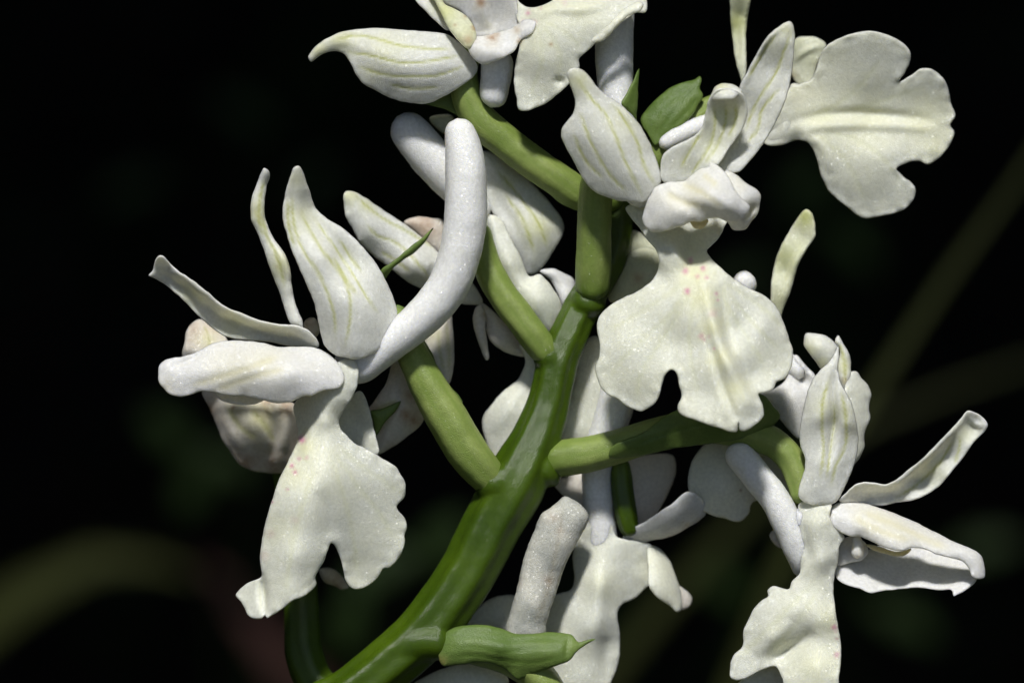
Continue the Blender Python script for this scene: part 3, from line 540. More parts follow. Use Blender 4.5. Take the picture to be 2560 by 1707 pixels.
# yellowish shaded flower deep between stem and flower C
f5 = flower(1560, 700, -90, 24, 'yellowish bud-like flower in deep shade behind the broad lip')
sheet('petal', 'E', [(380,620),(378,560),(420,430),(480,335),(540,290),(620,263),(690,280),(760,340),(760,430),(700,520),(560,600),(450,640)], [(420,500,-60),(600,280,-70),(600,450,-30),(450,600,-60)], M_SEPG, f5, bulge=14, browns=[(580,470,40,.8,1)])
sheet('sepal', 'E', [(460,260),(480,170),(560,150),(660,230),(720,300),(600,300),(500,320)], [(560,230,-90)], M_SEPG, f5, bulge=8)

# ---------------- flower T (top right, lip turned to the right)
fT = flower(1925, 312, -75, 28, 'flower at the top of the spike turned right, wide lobed lip shaded on its upper half')
sheet('lip', 'W', [(1755,330),(1765,290),(1790,240),(1815,200),(1840,192),(1865,180),(1880,140),(1900,105),(1950,80),(2000,72),(2050,85),(2085,110),(2092,135),(2078,168),(2062,190),(2090,175),(2120,157),(2150,165),(2175,195),(2185,240),(2195,265),(2183,288),(2192,305),(2170,350),(2130,378),(2110,370),(2075,378),(2060,388),(2075,405),(2102,430),(2100,455),(2075,482),(2030,495),(1980,500),(1945,475),(1905,440),(1885,400),(1870,350),(1855,328),(1830,322),(1790,335)],
      [(1770,310,-50),(1850,290,-30),(2000,275,-62),(2180,270,-70),(1900,200,-35),(2000,90,10),(2080,120,-5),(1980,190,-28),(2130,180,-30),(2120,240,-55),(1900,330,-25),(2000,360,-25),(1940,450,-50),(2030,480,-60),(2150,340,-55),(1860,180,-30),(2090,440,-60)],
      M_LIP, fT, ruffle=8, tints=[(2000,280,80,.5,1),(2120,270,70,.6,1),(2150,330,50,.5,1),(1880,275,60,.4,1)], folds=[(-11,12,[(1800,285),(1900,262),(2020,262),(2150,275)]),(9,12,[(1790,312),(1900,290),(2050,290),(2160,300)]),(10,16,[(1840,310),(1885,330),(1910,400)])],
      veins=[[(1850,280),(1950,220),(2030,130)],[(1870,280),(2000,240),(2120,200)],[(1870,300),(1950,380),(1990,470)],[(1880,295),(2000,340),(2080,430)]], vw=6, vdeep=.8)
sheet('sepal', 'D', [(1600,300),(1625,258),(1680,244),(1760,250),(1832,300),(1805,370),(1765,450),(1742,560),(1705,612),(1640,570),(1590,480)], [(1650,260,-110),(1800,310,-105),(1640,420,-125),(1720,400,-105),(1700,580,-105)], M_SEPG, fT, bulge=8, folds=[(10,7,[(1600,430),(1680,350),(1800,300)])], browns=[(1610,510,40,.5,1)])
sheet('sepal', 'D', [(1205,-80),(1190,80),(1203,250),(1228,420),(1252,500),(1270,560),(1300,470),(1296,300),(1303,150),(1335,-20),(1345,-90)], [(1200,100,-60),(1260,100,-85),(1310,50,-60),(1230,400,-70),(1290,400,-60),(1262,300,-80)], M_SEPG, fT, bulge=4, folds=[(12,7,[(1320,-40),(1285,150),(1283,350),(1285,500)])], tints=[(1225,150,70,.6,1)])
sheet('petal', 'D', [(1400,950),(1450,860),(1520,760),(1570,640),(1600,560),(1660,570),(1710,630),(1760,720),(1700,850),(1620,930),(1540,960),(1460,965)], [(1430,940,-40),(1600,600,-60),(1560,780,-25),(1700,750,-40)], M_LIP, fT, bulge=4, dz=-18)
tube('spur', 'D', [(720, 985, 10, 14), (760, 955, 8, 20), (830, 910, 4, 24), (920, 870, -4, 26), (1020, 830, -16, 24), (1100, 800, -30, 20)], M_SPUR, fT, seg=24)
tube('ovary', 'D', [(640, 1180, -40, 30), (700, 1020, -30, 32), (760, 930, -30, 30), (880, 830, -36, 28), (1000, 740, -44, 26), (1120, 690, -56, 24), (1260, 740, -76, 24), (1400, 820, -84, 26), (1500, 850, -78, 24)], M_OVARY, fT, ribs=6, rib=.03, twist=.005)
sheet('bract', 'D', [(590,800),(640,720),(720,640),(800,580),(900,545),(960,528),(985,508),(1000,530),(990,590),(1010,640),(980,700),(930,780),(870,840),(800,880),(740,930),(690,975),(640,900)], [(640,850,0),(760,620,-20),(900,550,-25),(1000,560,-20),(850,720,8),(960,720,-5),(720,930,10)], M_BRACT, orchid, bulge=6, veins=[[(700,900),(790,780),(890,660),(980,560)],[(680,800),(780,690),(900,590)],[(800,850),(900,740),(980,640)]], label='broad green bract behind the middle sepal')

# ---------------- flower at the top of the frame
fU = flower(1200, 40, -30, 32, 'flower cut by the top edge, cupped throat with brown marks and lip folded to the right')
tube('ovary', 'S', [(1560, 500, -70, 30), (1500, 496, -52, 38), (1445, 484, -36, 41), (1395, 450, -18, 41), (1325, 402, -4, 41), (1260, 352, 8, 41), (1200, 300, 18, 42), (1168, 240, 26, 38), (1160, 180, 30, 34), (1180, 110, 40, 30)], M_OVARY, fU, ribs=6, rib=.028, twist=.004)
sheet('sepal', 'C', [(80,390),(90,360),(130,310),(200,260),(300,215),(420,195),(560,188),(700,198),(850,210),(1000,228),(1080,280),(1140,340),(1190,400),(1215,450),(1190,510),(1100,580),(980,650),(880,692),(760,688),(640,660),(540,610),(450,560),(400,500),(360,420),(320,365),(270,345),(200,355),(140,390),(100,417)],
      [(100,400,95),(250,270,100),(310,350,80),(400,220,75),(560,330,112),(420,480,90),(700,220,85),(750,430,118),(640,640,85),(880,680,85),(1000,250,75),(950,430,110),(1150,420,75)],
      M_SEP, fU, bulge=16, veins=[[(230,280),(400,240),(560,270),(700,310),(900,330),(1040,330)],[(340,350),(500,370),(700,420),(900,410),(1100,370)],[(420,440),(560,490),(750,510),(950,500),(1130,440)],[(620,560),(780,590),(950,580)]], tints=[(160,340,90,.8,1),(300,270,120,.7,1),(600,330,170,.45,1),(500,480,100,.4,1)])
sheet('sepal', 'C', [(740,-80),(790,0),(850,62),(930,142),(1010,205),(1060,200),(1020,100),(960,0),(930,-80)], [(800,-20,70),(900,100,80),(1000,190,70),(930,20,55)], M_SEP, fU, bulge=10, tints=[(930,60,60,.4,1)])
sheet('petal', 'C', [(880,-80),(920,0),(960,80),(1020,190),(1080,270),(1150,330),(1200,310),(1200,200),(1140,110),(1060,60),(990,20),(980,-80)], [(920,-40,90),(1000,120,105),(1100,260,120),(1180,210,105),(1060,100,85)], M_SEPG, fU, bulge=16, browns=[(1190,190,22,1),(1130,110,16,.8),(1150,270,35,.8,1),(1065,170,12,.8)], tints=[(980,80,80,.6,1)])
sheet('petal', 'C', [(960,-80),(990,20),(1060,55),(1130,105),(1190,195),(1180,250),(1260,245),(1340,235),(1470,200),(1480,60),(1450,-80)], [(1000,-20,95),(1200,120,50),(1250,20,55),(1330,150,45),(1450,50,95),(1400,210,80)], M_HOOD, fU, tints=[(1280,180,60,.5,1)], browns=[(1235,20,40,.9,1)], folds=[(16,22,[(1240,-60),(1240,60),(1270,200)])])
sheet('petal', 'C', [(1140,300),(1180,248),(1250,240),(1340,220),(1440,190),(1530,130),(1600,150),(1580,220),(1500,272),(1455,345),(1350,402),(1250,432),(1195,402)], [(1170,300,125),(1250,240,100),(1350,230,95),(1300,340,150),(1230,420,125),(1450,320,140),(1560,160,130),(1480,200,115)], M_HOOD, fU, bulge=12, browns=[(1310,260,40,.9,1),(1340,240,25,.8),(1180,270,30,.7,1),(1480,210,30,.5,1),(1490,280,22,.8)])
sheet('lip', 'C', [(1440,-80),(1500,20),(1560,50),(1620,45),(1700,10),(1800,-80),(2300,-80),(2345,0),(2347,60),(2330,90),(2270,87),(2240,110),(2180,150),(2100,220),(2010,270),(1995,295),(1950,340),(1890,395),(1897,440),(1870,500),(1815,570),(1760,620),(1700,670),(1620,715),(1540,742),(1490,735),(1470,650),(1455,560),(1460,460),(1480,360),(1500,280),(1540,240),(1500,180),(1470,120)],
      [(1480,20,90),(1560,100,115),(1520,200,125),(1480,500,110),(1510,720,120),(1650,400,160),(1700,150,150),(1800,0,120),(1880,420,145),(1750,600,135),(2000,150,155),(2150,0,130),(2320,60,140),(2200,130,150),(1990,290,150)],
      M_LIP, fU, ruffle=7, spots=[(1553,90,17,.9),(1520,150,14,.7),(1592,155,17,.8),(1640,60,12,.4),(1795,25,20,.3)], browns=[(1702,297,14,1.0),(1530,190,40,.7,1),(1500,275,22,.8,1)], tints=[(1700,60,150,.4,1),(1900,80,160,.4,1),(1600,250,120,.3,1)],
      folds=[(12,14,[(1560,120),(1700,60),(1900,60),(2100,20)]),(-10,10,[(1720,520),(1760,545),(1810,535)])], veins=[[(1620,180),(1640,400),(1560,650)],[(1640,160),(1760,350),(1750,550)],[(1660,140),(1850,260),(1900,330)]], vw=6, vdeep=.8)
sheet('lip', 'C', [(1972,268),(2000,240),(2080,170),(2160,90),(2240,30),(2290,12),(2320,30),(2300,75),(2270,86),(2210,115),(2150,170),(2070,258),(2030,282),(1985,286)], [(1985,270,170),(2100,180,185),(2240,50,175),(2140,160,190),(2040,265,175)], M_LIP, fU, bulge=6, label='folded edge of the lip')
tube('spur', 'C', [(1360, 330, 75, 36), (1345, 420, 62, 40), (1332, 550, 56, 38), (1315, 660, 52, 33), (1298, 720, 50, 24)], M_SPUR, fU, seg=28)
sheet('bract', 'C', [(850,690),(960,640),(1060,610),(1070,700),(1110,790),(1040,750),(960,720)], [(960,690,0),(1080,740,-5)], M_BRACT, orchid, bulge=4)

# ---------------- flower R (lower right, side view)
fR = flower(2010, 1300, 70, 34, 'side-view flower at lower right with gaping hood and spur leaning to the left')
tube('ovary', 'S', [(1350, 1168, -4, 34), (1404, 1146, 10, 44), (1470, 1136, 24, 44), (1540, 1117, 34, 42), (1640, 1086, 40, 41), (1760, 1066, 44, 41), (1850, 1078, 44, 40), (1930, 1105, 42, 38), (1975, 1145, 42, 36), (1999, 1200, 46, 34), (2012, 1260, 56, 30)], M_OVARY, fR, ribs=6, rib=.03, twist=.004)
tube('spur', 'G', [(400, -30, 44, 30), (440, 30, 50, 36), (560, 180, 58, 38), (680, 330, 66, 38), (760, 480, 70, 38), (820, 620, 68, 37), (868, 750, 58, 33), (900, 850, 36, 26)], M_SPUR, fR, seg=34)
sheet('sepal', 'F', [(1110,120),(1117,200),(1108,280),(1125,360),(1160,420),(1200,500),(1230,620),(1245,720),(1235,850),(1200,960),(1160,1050),(1120,1130),(1070,1175),(1000,1180),(930,1180),(848,1130),(860,1020),(885,940),(885,860),(860,800),(850,720),(865,600),(890,480),(930,360),(990,280),(1060,210)],
      [(1110,140,75),(1000,290,90),(880,550,85),(870,800,85),(980,600,118),(1080,640,82),(1160,640,112),(1230,700,85),(1000,900,115),(1150,1000,90),(1070,980,102),(950,1130,110),(1050,1150,110)],
      M_SEP, fR, lean=45, bulge=10, veins=[[(1050,330),(1010,480),(1000,640),(1010,800),(990,1000)],[(1130,420),(1160,600),(1155,780),(1090,920),(1060,1050)],[(1085,500),(1083,640),(1060,800),(1030,1000)]], tints=[(1010,520,70,.5,1),(1150,560,70,.4,1)], folds=[(-26,9,[(1090,260),(1075,420),(1085,600),(1060,780),(1040,950)])])
sheet('sepal', 'F', [(1115,1150),(1170,1090),(1220,1045),(1280,1028),(1350,1030),(1430,1040),(1500,1010),(1570,950),(1650,890),(1750,790),(1850,690),(1930,600),(1975,550),(2030,565),(2090,610),(2112,650),(2090,690),(2020,760),(1950,860),(1880,940),(1800,1040),(1720,1100),(1620,1145),(1500,1165),(1390,1185),(1300,1175),(1230,1165)],
      [(1200,1070,110),(1340,1032,125),(1330,1120,65),(1500,1015,130),(1480,1110,60),(1500,1165,80),(1680,870,135),(1650,1010,65),(1640,1140,95),(1850,690,130),(1830,850,75),(1850,980,100),(1975,560,115),(2020,650,70),(2100,650,105),(2000,790,105),(1380,1180,80)],
      M_SEP, fR, ruffle=3, wave=3, veins=[[(1900,720),(1780,900),(1640,1040),(1500,1130)],[(1920,720),(1920,800),(1890,900)]], tints=[(1740,960,110,.5,1),(1950,700,90,.5,1)], folds=[(14,7,[(1230,1060),(1340,1050),(1440,1060),(1560,985),(1700,860),(1860,700),(1975,570)]),(12,6,[(1985,585),(2030,640),(2095,650)])])
sheet('petal', 'G', [(1090,850),(1110,770),(1200,745),(1290,690),(1400,640),(1550,620),(1700,650),(1860,700),(1990,780),(2030,850),(2036,880),(2000,920),(1920,970),(1880,987),(1865,947),(1780,947),(1650,930),(1500,942),(1400,952),(1330,967),(1250,937),(1150,907)],
      [(1110,830,60),(1300,720,5),(1550,650,-10),(1500,800,0),(1300,930,85),(1600,930,90),(1860,940,85),(1980,900,75),(1850,740,10),(1760,830,25),(1200,880,70)], M_HOOD, fR, bulge=2, ruffle=6, tints=[(1800,850,90,.3,1)])
sheet('petal', 'G', [(1045,440),(1070,390),(1130,355),(1220,350),(1320,375),(1450,420),(1600,480),(1740,550),(1880,620),(2000,670),(2060,710),(2085,770),(2088,860),(2040,872),(2000,852),(1980,800),(1940,757),(1860,732),(1760,706),(1680,671),(1600,666),(1530,686),(1450,672),(1350,632),(1260,592),(1190,587),(1120,557),(1060,500)],
      [(1060,440,100),(1300,380,75),(1300,520,130),(1500,590,135),(1600,500,85),(1800,600,90),(1750,690,135),(2000,700,100),(2060,850,100),(1250,590,120)], M_HOOD, fR, bulge=14, veins=[[(1250,420),(1450,500),(1650,590),(1850,680)],[(1200,460),(1400,560),(1600,620)]], vw=9, tints=[(1400,480,150,.4,1),(1250,430,80,.4,1)])
sheet('anther', 'G', [(1105,780),(1115,660),(1150,600),(1220,585),(1300,640),(1310,700),(1270,745),(1190,765)], [(1130,700,55),(1250,680,45)], M_HOOD, fR, bulge=6)
tube('anther', 'G', [(1228, 580, 84, 10), (1240, 640, 86, 14), (1240, 690, 84, 17), (1232, 735, 80, 15)], M_HOOD, fR, seg=16, step=3)
sheet('anther', 'G', [(1290,640),(1400,660),(1500,690),(1600,670),(1560,715),(1500,722),(1430,710),(1340,680)], [(1450,690,60)], M_WAX, fR, bulge=8)
sheet('lip', 'G', [(850,370),(920,350),(1000,360),(1065,375),(1052,450),(1080,510),(1152,592),(1120,650),(1110,750),(1085,850),(1080,960),(1090,1050),(1110,1180),(1128,1300),(1132,1400),(1115,1540),(1100,1680),(760,1680),(735,1540),(700,1465),(690,1455),(600,1480),(480,1540),(420,1548),(390,1530),(385,1460),(410,1380),(470,1320),(475,1220),(510,1140),(540,1080),(590,1020),(640,985),(635,950),(670,920),(730,930),(780,937),(800,890),(850,835),(850,700),(830,560),(840,450)],
      [(870,400,90),(1000,380,110),(950,500,130),(1100,560,110),(860,700,90),(1000,750,135),(1095,800,95),(900,950,115),(1070,1000,110),(700,950,90),(800,1100,130),(500,1200,75),(650,1250,120),(420,1480,85),(600,1420,95),(750,1350,90),(900,1250,115),(1000,1150,145),(1110,1300,120),(950,1450,160),(800,1500,130),(1000,1650,160),(700,1460,100)],
      M_LIP, fR, ruffle=8, spots=[(1082,1195,20,.9),(1100,1270,13,.6),(1100,1380,20,.8),(1090,1225,12,.5)], tints=[(1050,1150,90,.5,1),(950,1450,140,.4,1)], folds=[(-18,16,[(640,1440),(740,1370),(850,1300),(960,1220)]),(10,18,[(560,1380),(680,1280),(800,1150)]),(-9,12,[(870,480),(890,620),(930,760)])],
      veins=[[(950,900),(800,1050),(650,1200),(450,1400)],[(970,950),(850,1150),(650,1350)]], vw=7, vdeep=.8)
sheet('lip', 'G', [(430,1580),(560,1490),(680,1450),(760,1500),(800,1680),(700,1720),(420,1680)], [(560,1530,30),(700,1600,20),(470,1650,40)], M_LIP, fR, bulge=8, label='lip lobe folded behind in shade')
sheet('bract', 'F', [(724,588),(690,640),(640,668),(570,692),(450,742),(250,772),(0,806),(-200,850),(-420,860),(-400,790),(-200,700),(0,560),(300,470),(600,440),(680,520)], [(710,590,55),(600,560,95),(450,720,85),(300,560,98),(0,780,80),(0,620,98),(-350,830,75),(-250,740,95)], M_BRACT, orchid, bulge=10, veins=[[(-300,800),(0,690),(300,620),(650,570)]], label='green bract sheathing the ovary under the broad lip')

# ---------------- flower S (behind flower R) and its neighbour
fS = flower(1960, 1000, -20, 30, 'flower tucked behind the side-view flower, narrow upright sepals')
sheet('petal', 'F', [(580,440),(690,400),(760,340),(805,190),(830,178),(900,255),(965,330),(960,420),(920,560),(890,720),(850,740),(720,610),(640,520)], [(620,440,-20),(820,200,-30),(940,340,-20),(780,450,5),(850,680,-10),(870,350,-40)], M_HOOD, fS, bulge=12, folds=[(14,7,[(820,190),(890,270),(955,345)]),(-26,12,[(840,300),(870,350),(850,395)])])
sheet('sepal', 'F', [(880,100),(895,36),(950,34),(1030,50),(1080,90),(1112,130),(1100,240),(1040,300),(1000,278),(940,200),(890,130)], [(890,60,-20),(1060,100,-10),(1000,270,-10),(980,130,5)], M_SEP, fS, bulge=12, tints=[(910,150,70,.8,1),(1000,230,60,.7,1)])
sheet('sepal', 'F', [(1110,48),(1150,110),(1190,190),(1197,290),(1185,400),(1170,450),(1120,360),(1105,250),(1120,140),(1088,90)], [(1110,60,20),(1180,250,15),(1130,300,30)], M_SEP, fS, bulge=8, veins=[[(1120,100),(1150,220),(1155,380)]], tints=[(1150,250,60,.7,1)], browns=[(1155,350,30,.5,1)])
sheet('lip', 'F', [(1180,300),(1230,288),(1270,340),(1310,380),(1332,450),(1315,520),(1325,600),(1290,700),(1283,800),(1240,885),(1200,920),(1150,700),(1140,500)], [(1220,300,15),(1320,450,0),(1200,600,30),(1280,780,0)], M_LIP, fS, bulge=8, ruffle=7)
sheet('lip', 'F', [(108,1060),(118,930),(165,835),(235,765),(380,735),(500,735),(600,760),(700,840),(780,950),(860,1070),(800,1140),(545,1160),(510,1242),(450,1292),(350,1272),(230,1232),(150,1170)], [(150,1000,-40),(300,780,-40),(600,800,-30),(350,1000,-10),(450,1270,-35),(700,1000,-20)], M_LIP, fS, bulge=10, ruffle=6, browns=[(460,1078,10,.9)], label='lip in the shadow of the broad lip above')
sheet('petal', 'F', [(-330,1400),(-150,1270),(0,1170),(110,1090),(210,1150),(225,1240),(110,1330),(0,1388),(-140,1420),(-260,1450)], [(-280,1420,-90),(0,1280,-40),(180,1180,-30),(60,1200,-20)], M_HOOD, fS, bulge=12, browns=[(80,1300,22,.9)])
sheet('petal', 'F', [(650,1380),(690,1340),(740,1400),(740,1470),(690,1450)], [(700,1400,-60)], M_WILT, fS, bulge=6)
sheet('sepal', 'E', [(1458,620),(1470,450),(1500,320),(1540,230),(1600,130),(1650,50),(1700,8),(1735,30),(1757,100),(1757,190),(1712,260),(1652,370),(1622,460),(1590,570),(1552,660),(1530,760),(1545,900),(1570,1030),(1500,1030),(1465,880),(1452,740)], [(1480,500,-40),(1560,230,-45),(1700,30,-40),(1740,180,-40),(1620,400,-40),(1560,420,-68),(1650,180,-60),(1530,640,-45),(1490,800,-60),(1540,1000,-50)], M_SEPG, fS, bulge=4, folds=[(12,9,[(1730,220),(1640,330),(1590,450),(1530,650)])], tints=[(1690,60,60,.8,1),(1550,330,110,.5,1)])
tube('spur', 'E', [(1330, 440, -50, 24), (1310, 465, -46, 30), (1290, 500, -44, 31), (1270, 560, -48, 29), (1280, 680, -58, 28), (1360, 840, -62, 27), (1480, 960, -56, 26), (1600, 1050, -40, 24), (1690, 1120, -30, 22)], M_SPUR, fS, seg=24)

# basal leaves on the ground
for k, (az, ln, wd_, el) in enumerate([(-150, .085, .011, .35), (-70, .075, .012, .5), (20, .09, .011, .3), (95, .08, .010, .45), (165, .07, .011, .4)]):
    a = math.radians(az); V = []; Fc = []; n = 22
    for i in range(n):
        t = i / (n - 1); L = ln * t; w = wd_ * (math.sin(math.pi * min(1, t * .92 + .08)) ** .7) * (1 - .15 * t)
        z = .002 + ln * (el * t - (el * .9) * t * t * 1.05)
        for j in range(7):
            s = (j - 3) / 3
            V.append((ORG[0] + math.cos(a) * L - math.sin(a) * s * w, ORG[1] + math.sin(a) * L + math.cos(a) * s * w, max(ORG[2] + z + .004 * s * s + .003, ground_h(0, 0) + .001)))
    for i in range(n - 1):
        for j in range(6): Fc.append((i * 7 + j, (i + 1) * 7 + j, (i + 1) * 7 + j + 1, i * 7 + j + 1))
    mesh_obj('leaf', V, Fc, M_BRACT, orchid, origin=ORG)

# ------------------------------------------------------------------ plants behind
def px_at(x, y, back):
    """photo pixel (display 2352 wide) at a distance of `back` metres behind the flower plane"""
    return Vector(px3(np.array([[x * 1.08844, y * 1.08844, -back / PX]]))[0])
def blade(name, pts, width, mat, label, cat, group=None, fold=.25, parent=None):
    P = catmull(np.array([tuple(p) for p in pts]), .006, False); n = len(P)
    o_loc = P[0] if parent is None else np.array(parent.location)
    V = []; Fc = []
    for i, p in enumerate(P):
        t = i / (n - 1); T = P[min(i + 1, n - 1)] - P[max(i - 1, 0)]; T /= np.linalg.norm(T)
        side = np.cross(T, (0, -.55, .83)); side /= max(np.linalg.norm(side), 1e-6); up = np.cross(side, T)
        w = width * (min(1, .35 + t * 4) * (1 - max(0, (t - .55) / .45) ** 1.6 * .97)) / 2
        for s in (-1, -.5, 0, .5, 1): V.append(p + side * s * w + up * abs(s) * w * fold)
        for s in (.5, -.5): V.append(p + side * s * w + up * (abs(s) * w * fold - .00025))
    for i in range(n - 1):
        a, b = i * 7, (i + 1) * 7
        for j in range(4): Fc.append((a + j, a + j + 1, b + j + 1, b + j))
        Fc += [(a + 4, a + 5, b + 5, b + 4), (a + 5, a + 6, b + 6, b + 5), (a + 6, a, b, b + 6)]
    o = mesh_obj(name, np.array(V), Fc, mat, parent, origin=o_loc)
    if parent is None: o.location = o_loc
    if label: tag(o, label, cat, group)
    return o
def gp(x, y): return Vector((x, y, ground_h(x, y) - .003))

b0 = px_at(-180, 1560, .19)
blade('grass_blade', [gp(b0.x - .02, b0.y + .02), Vector((b0.x - .012, b0.y + .01, .10)), px_at(-150, 1520, .19), px_at(60, 1370, .19), px_at(220, 1290, .19), px_at(340, 1290, .19), px_at(450, 1320, .19)], .011, M_BLADE_OLIVE, 'broad olive grass blade arching up at lower left behind the flowers', 'grass', 'grass around the orchid')
b1 = px_at(560, 1420, .20)
blade('grass_blade', [gp(b1.x + .02, b1.y + .02), Vector((b1.x + .012, b1.y + .005, .12)), px_at(640, 1520, .20), px_at(560, 1400, .20), px_at(500, 1320, .20), px_at(430, 1270, .20)], .0085, M_BLADE_RED, 'withered reddish grass blade beside the olive blade', 'grass', 'grass around the orchid')
b2 = px_at(1990, 930, .10)
blade('grass_blade', [gp(b2.x - .035, b2.y + .02), Vector((b2.x - .024, b2.y + .005, .10)), px_at(1860, 1160, .10), px_at(2010, 900, .10), px_at(2180, 640, .10), px_at(2330, 430, .10), px_at(2480, 200, .10), px_at(2600, 0, .10)], .0023, M_BLADE, 'long straight green grass stalk slanting up to the right', 'grass', 'grass around the orchid', fold=.8)
b3 = px_at(1900, 1020, .15)
blade('grass_blade', [gp(b3.x - .05, b3.y + .01), Vector((b3.x - .03, b3.y, .12)), px_at(1850, 1060, .15), px_at(2000, 975, .15), px_at(2200, 890, .15), px_at(2400, 820, .15), px_at(2560, 790, .15)], .0026, M_BLADE, 'low dim grass blade bending to the right behind the side-view flower', 'grass', 'grass around the orchid', fold=.5)

def leafmesh(c, direction, up, ln, wd_):
    d = direction.normalized(); s = d.cross(up).normalized(); u = s.cross(d)
    V = []; Fc = []; n = 9
    for i in range(n):
        t = i / (n - 1); w = wd_ * math.sin(math.pi * (t * .97 + .015)) ** .75
        p = c + d * ln * t - u * ln * .18 * t * t
        for j in (-1, -.5, 0, .5, 1): V.append(p + s * w * j / 2 + u * abs(j) * w * .10)
    for i in range(n - 1):
        for j in range(4): Fc.append((i * 5 + j, i * 5 + j + 1, (i + 1) * 5 + j + 1, (i + 1) * 5 + j))
    return np.array(V), Fc
def herb(label, anchors, back, mat, foot, name='woodland_herb'):
    """a little herb: a stem from the soil and leaves that end at the given picture points"""
    o = empty(name, gp(*foot)); tag(o, label, 'herb', 'small herbs behind the orchid')
    top = Vector((0, 0, 0))
    pts = [px_at(a[0], a[1], back) for a in anchors]
    for p in pts: top += p / len(pts)
    hub = top + Vector((0, .012, -.006))
    blade('stem', [gp(*foot), Vector((foot[0] + (hub.x - foot[0]) * .4, foot[1] + (hub.y - foot[1]) * .3, hub.z * .55)), hub], .0016, M_HERB, None, None, parent=o, fold=.8)
    for p, a in zip(pts, anchors):
        d = Vector((a[2], -.15, -a[3])); d.normalize(); ln, w = a[4] * PX * 1.09, a[5] * PX * 1.09
        V, Fc = leafmesh(p - d * ln * .5, d, Vector((0, -.75, .65)), ln, w)
        mesh_obj('leaf', V, Fc, mat, o, origin=o.location)
        st = p - d * ln * .48
        blade('petiole', [hub, (hub + st) / 2 + Vector((0, .002, .002)), st], .0009, M_HERB, None, None, parent=o, fold=.8)
    return o
herb('small three-leaved herb left of the hanging left lip', [(390, 990, -.5, -.6, 230, 130), (440, 1120, -.4, .8, 220, 120), (520, 1060, .9, .3, 220, 110)], .19, M_HERB, (-.016, .21))
herb('low herb with dark leaves behind the green stem', [(870, 1300, -.7, .3, 260, 130), (1010, 1240, .5, -.7, 240, 130), (800, 1430, -.3, .9, 260, 120)], .16, M_HERB, (-.004, .17))
herb('dim herb behind the upper right flower', [(1850, 420, -.6, .5, 260, 120), (1960, 560, .6, .5, 260, 120), (1700, 640, -.8, .3, 240, 110)], .22, M_HERB, (.012, .24))
herb('dim herb below the side-view flower', [(2080, 1420, .8, .3, 280, 120), (1650, 1330, -.5, -.5, 260, 130), (2260, 1250, .9, -.3, 260, 110)], .20, M_HERB, (.02, .22))
herb('dim herb at the upper left in deep shade', [(560, 260, -.6, -.5, 280, 120), (720, 420, .5, -.7, 260, 120), (300, 430, -.9, .2, 280, 110)], .25, M_COVER, (-.02, .27))

# ------------------------------------------------------------------ leaf litter and ground cover on the forest floor
def scatter(name, n, mat, label, lo, hi, size, up_el, kind_cat):
    V = []; Fc = []
    for i in range(n):
        x = random.uniform(-1.4, 1.4); y = random.uniform(.12, 3.2)
        a = random.uniform(0, 6.28); el = random.uniform(*up_el)
        ln = random.uniform(*size); d = Vector((math.cos(a) * math.cos(el), math.sin(a) * math.cos(el), math.sin(el)))
        z = ground_h(x, y) + random.uniform(lo, hi)
        c = Vector((x, y, z)); s = d.cross(Vector((0, 0, 1))).normalized(); u = s.cross(d)
        w = ln * random.uniform(.25, .42); b = len(V)
        V += [c, c + d * ln * .3 + s * w * .5 + u * .08 * ln, c + d * ln * .3 - u * 0, c + d * ln * .3 - s * w * .5 + u * .08 * ln,
              c + d * ln * .7 + s * w * .4 + u * .02 * ln, c + d * ln * .7 - u * .05 * ln, c + d * ln * .7 - s * w * .4 + u * .02 * ln, c + d * ln - u * .12 * ln]
        Fc += [(b, b + 2, b + 1), (b, b + 3, b + 2), (b + 1, b + 2, b + 5, b + 4), (b + 2, b + 3, b + 6, b + 5), (b + 4, b + 5, b + 7), (b + 5, b + 6, b + 7)]
    o = mesh_obj(name, np.array(V), Fc, mat); tag(o, label, kind_cat, kind='stuff'); return o
scatter('leaf_litter', 7000, M_LITTER, 'dark brown fallen leaves covering the shaded ground', .001, .012, (.02, .055), (-.25, .3), 'leaf litter')
scatter('ground_cover', 3000, M_COVER, 'low dark green ground cover in deep shade', .004, .04, (.02, .05), (.0, .9), 'ground cover')

# ------------------------------------------------------------------ unseen tree added so that its crown darkens the forest floor
tr = empty('added_shade_tree', gp(1.5, 1.5)); tag(tr, 'unseen leafy tree added overhead so its crown shades the ground behind the orchid', 'tree')
def limb(name, pts, parent):
    P = catmull(np.array(pts, float), .12, False); V = []; Fc = []; sg = 12
    for i, p in enumerate(P):
        T = P[min(i + 1, len(P) - 1)][:3] - P[max(i - 1, 0)][:3]; T /= np.linalg.norm(T)
        s = np.cross(T, (.3, .9, .1)); s /= np.linalg.norm(s); u = np.cross(s, T)
        for k in range(sg):
            a = 2 * math.pi * k / sg
            V.append(p[:3] + (s * math.cos(a) + u * math.sin(a)) * p[3] * (1 + .12 * noise.noise((a * 2, p[2] * 4, p[0]))))
    for i in range(len(P) - 1):
        for k in range(sg): Fc.append((i * sg + k, i * sg + (k + 1) % sg, (i + 1) * sg + (k + 1) % sg, (i + 1) * sg + k))
    return mesh_obj(name, np.array(V), Fc, M_BARK, parent, origin=parent.location)
limb('trunk', [(1.5, 1.5, -.1, .19), (1.48, 1.48, .6, .15), (1.4, 1.4, 1.4, .13), (1.2, 1.2, 2.3, .11), (.9, .8, 3.2, .08), (.6, .5, 4.2, .04)], tr)
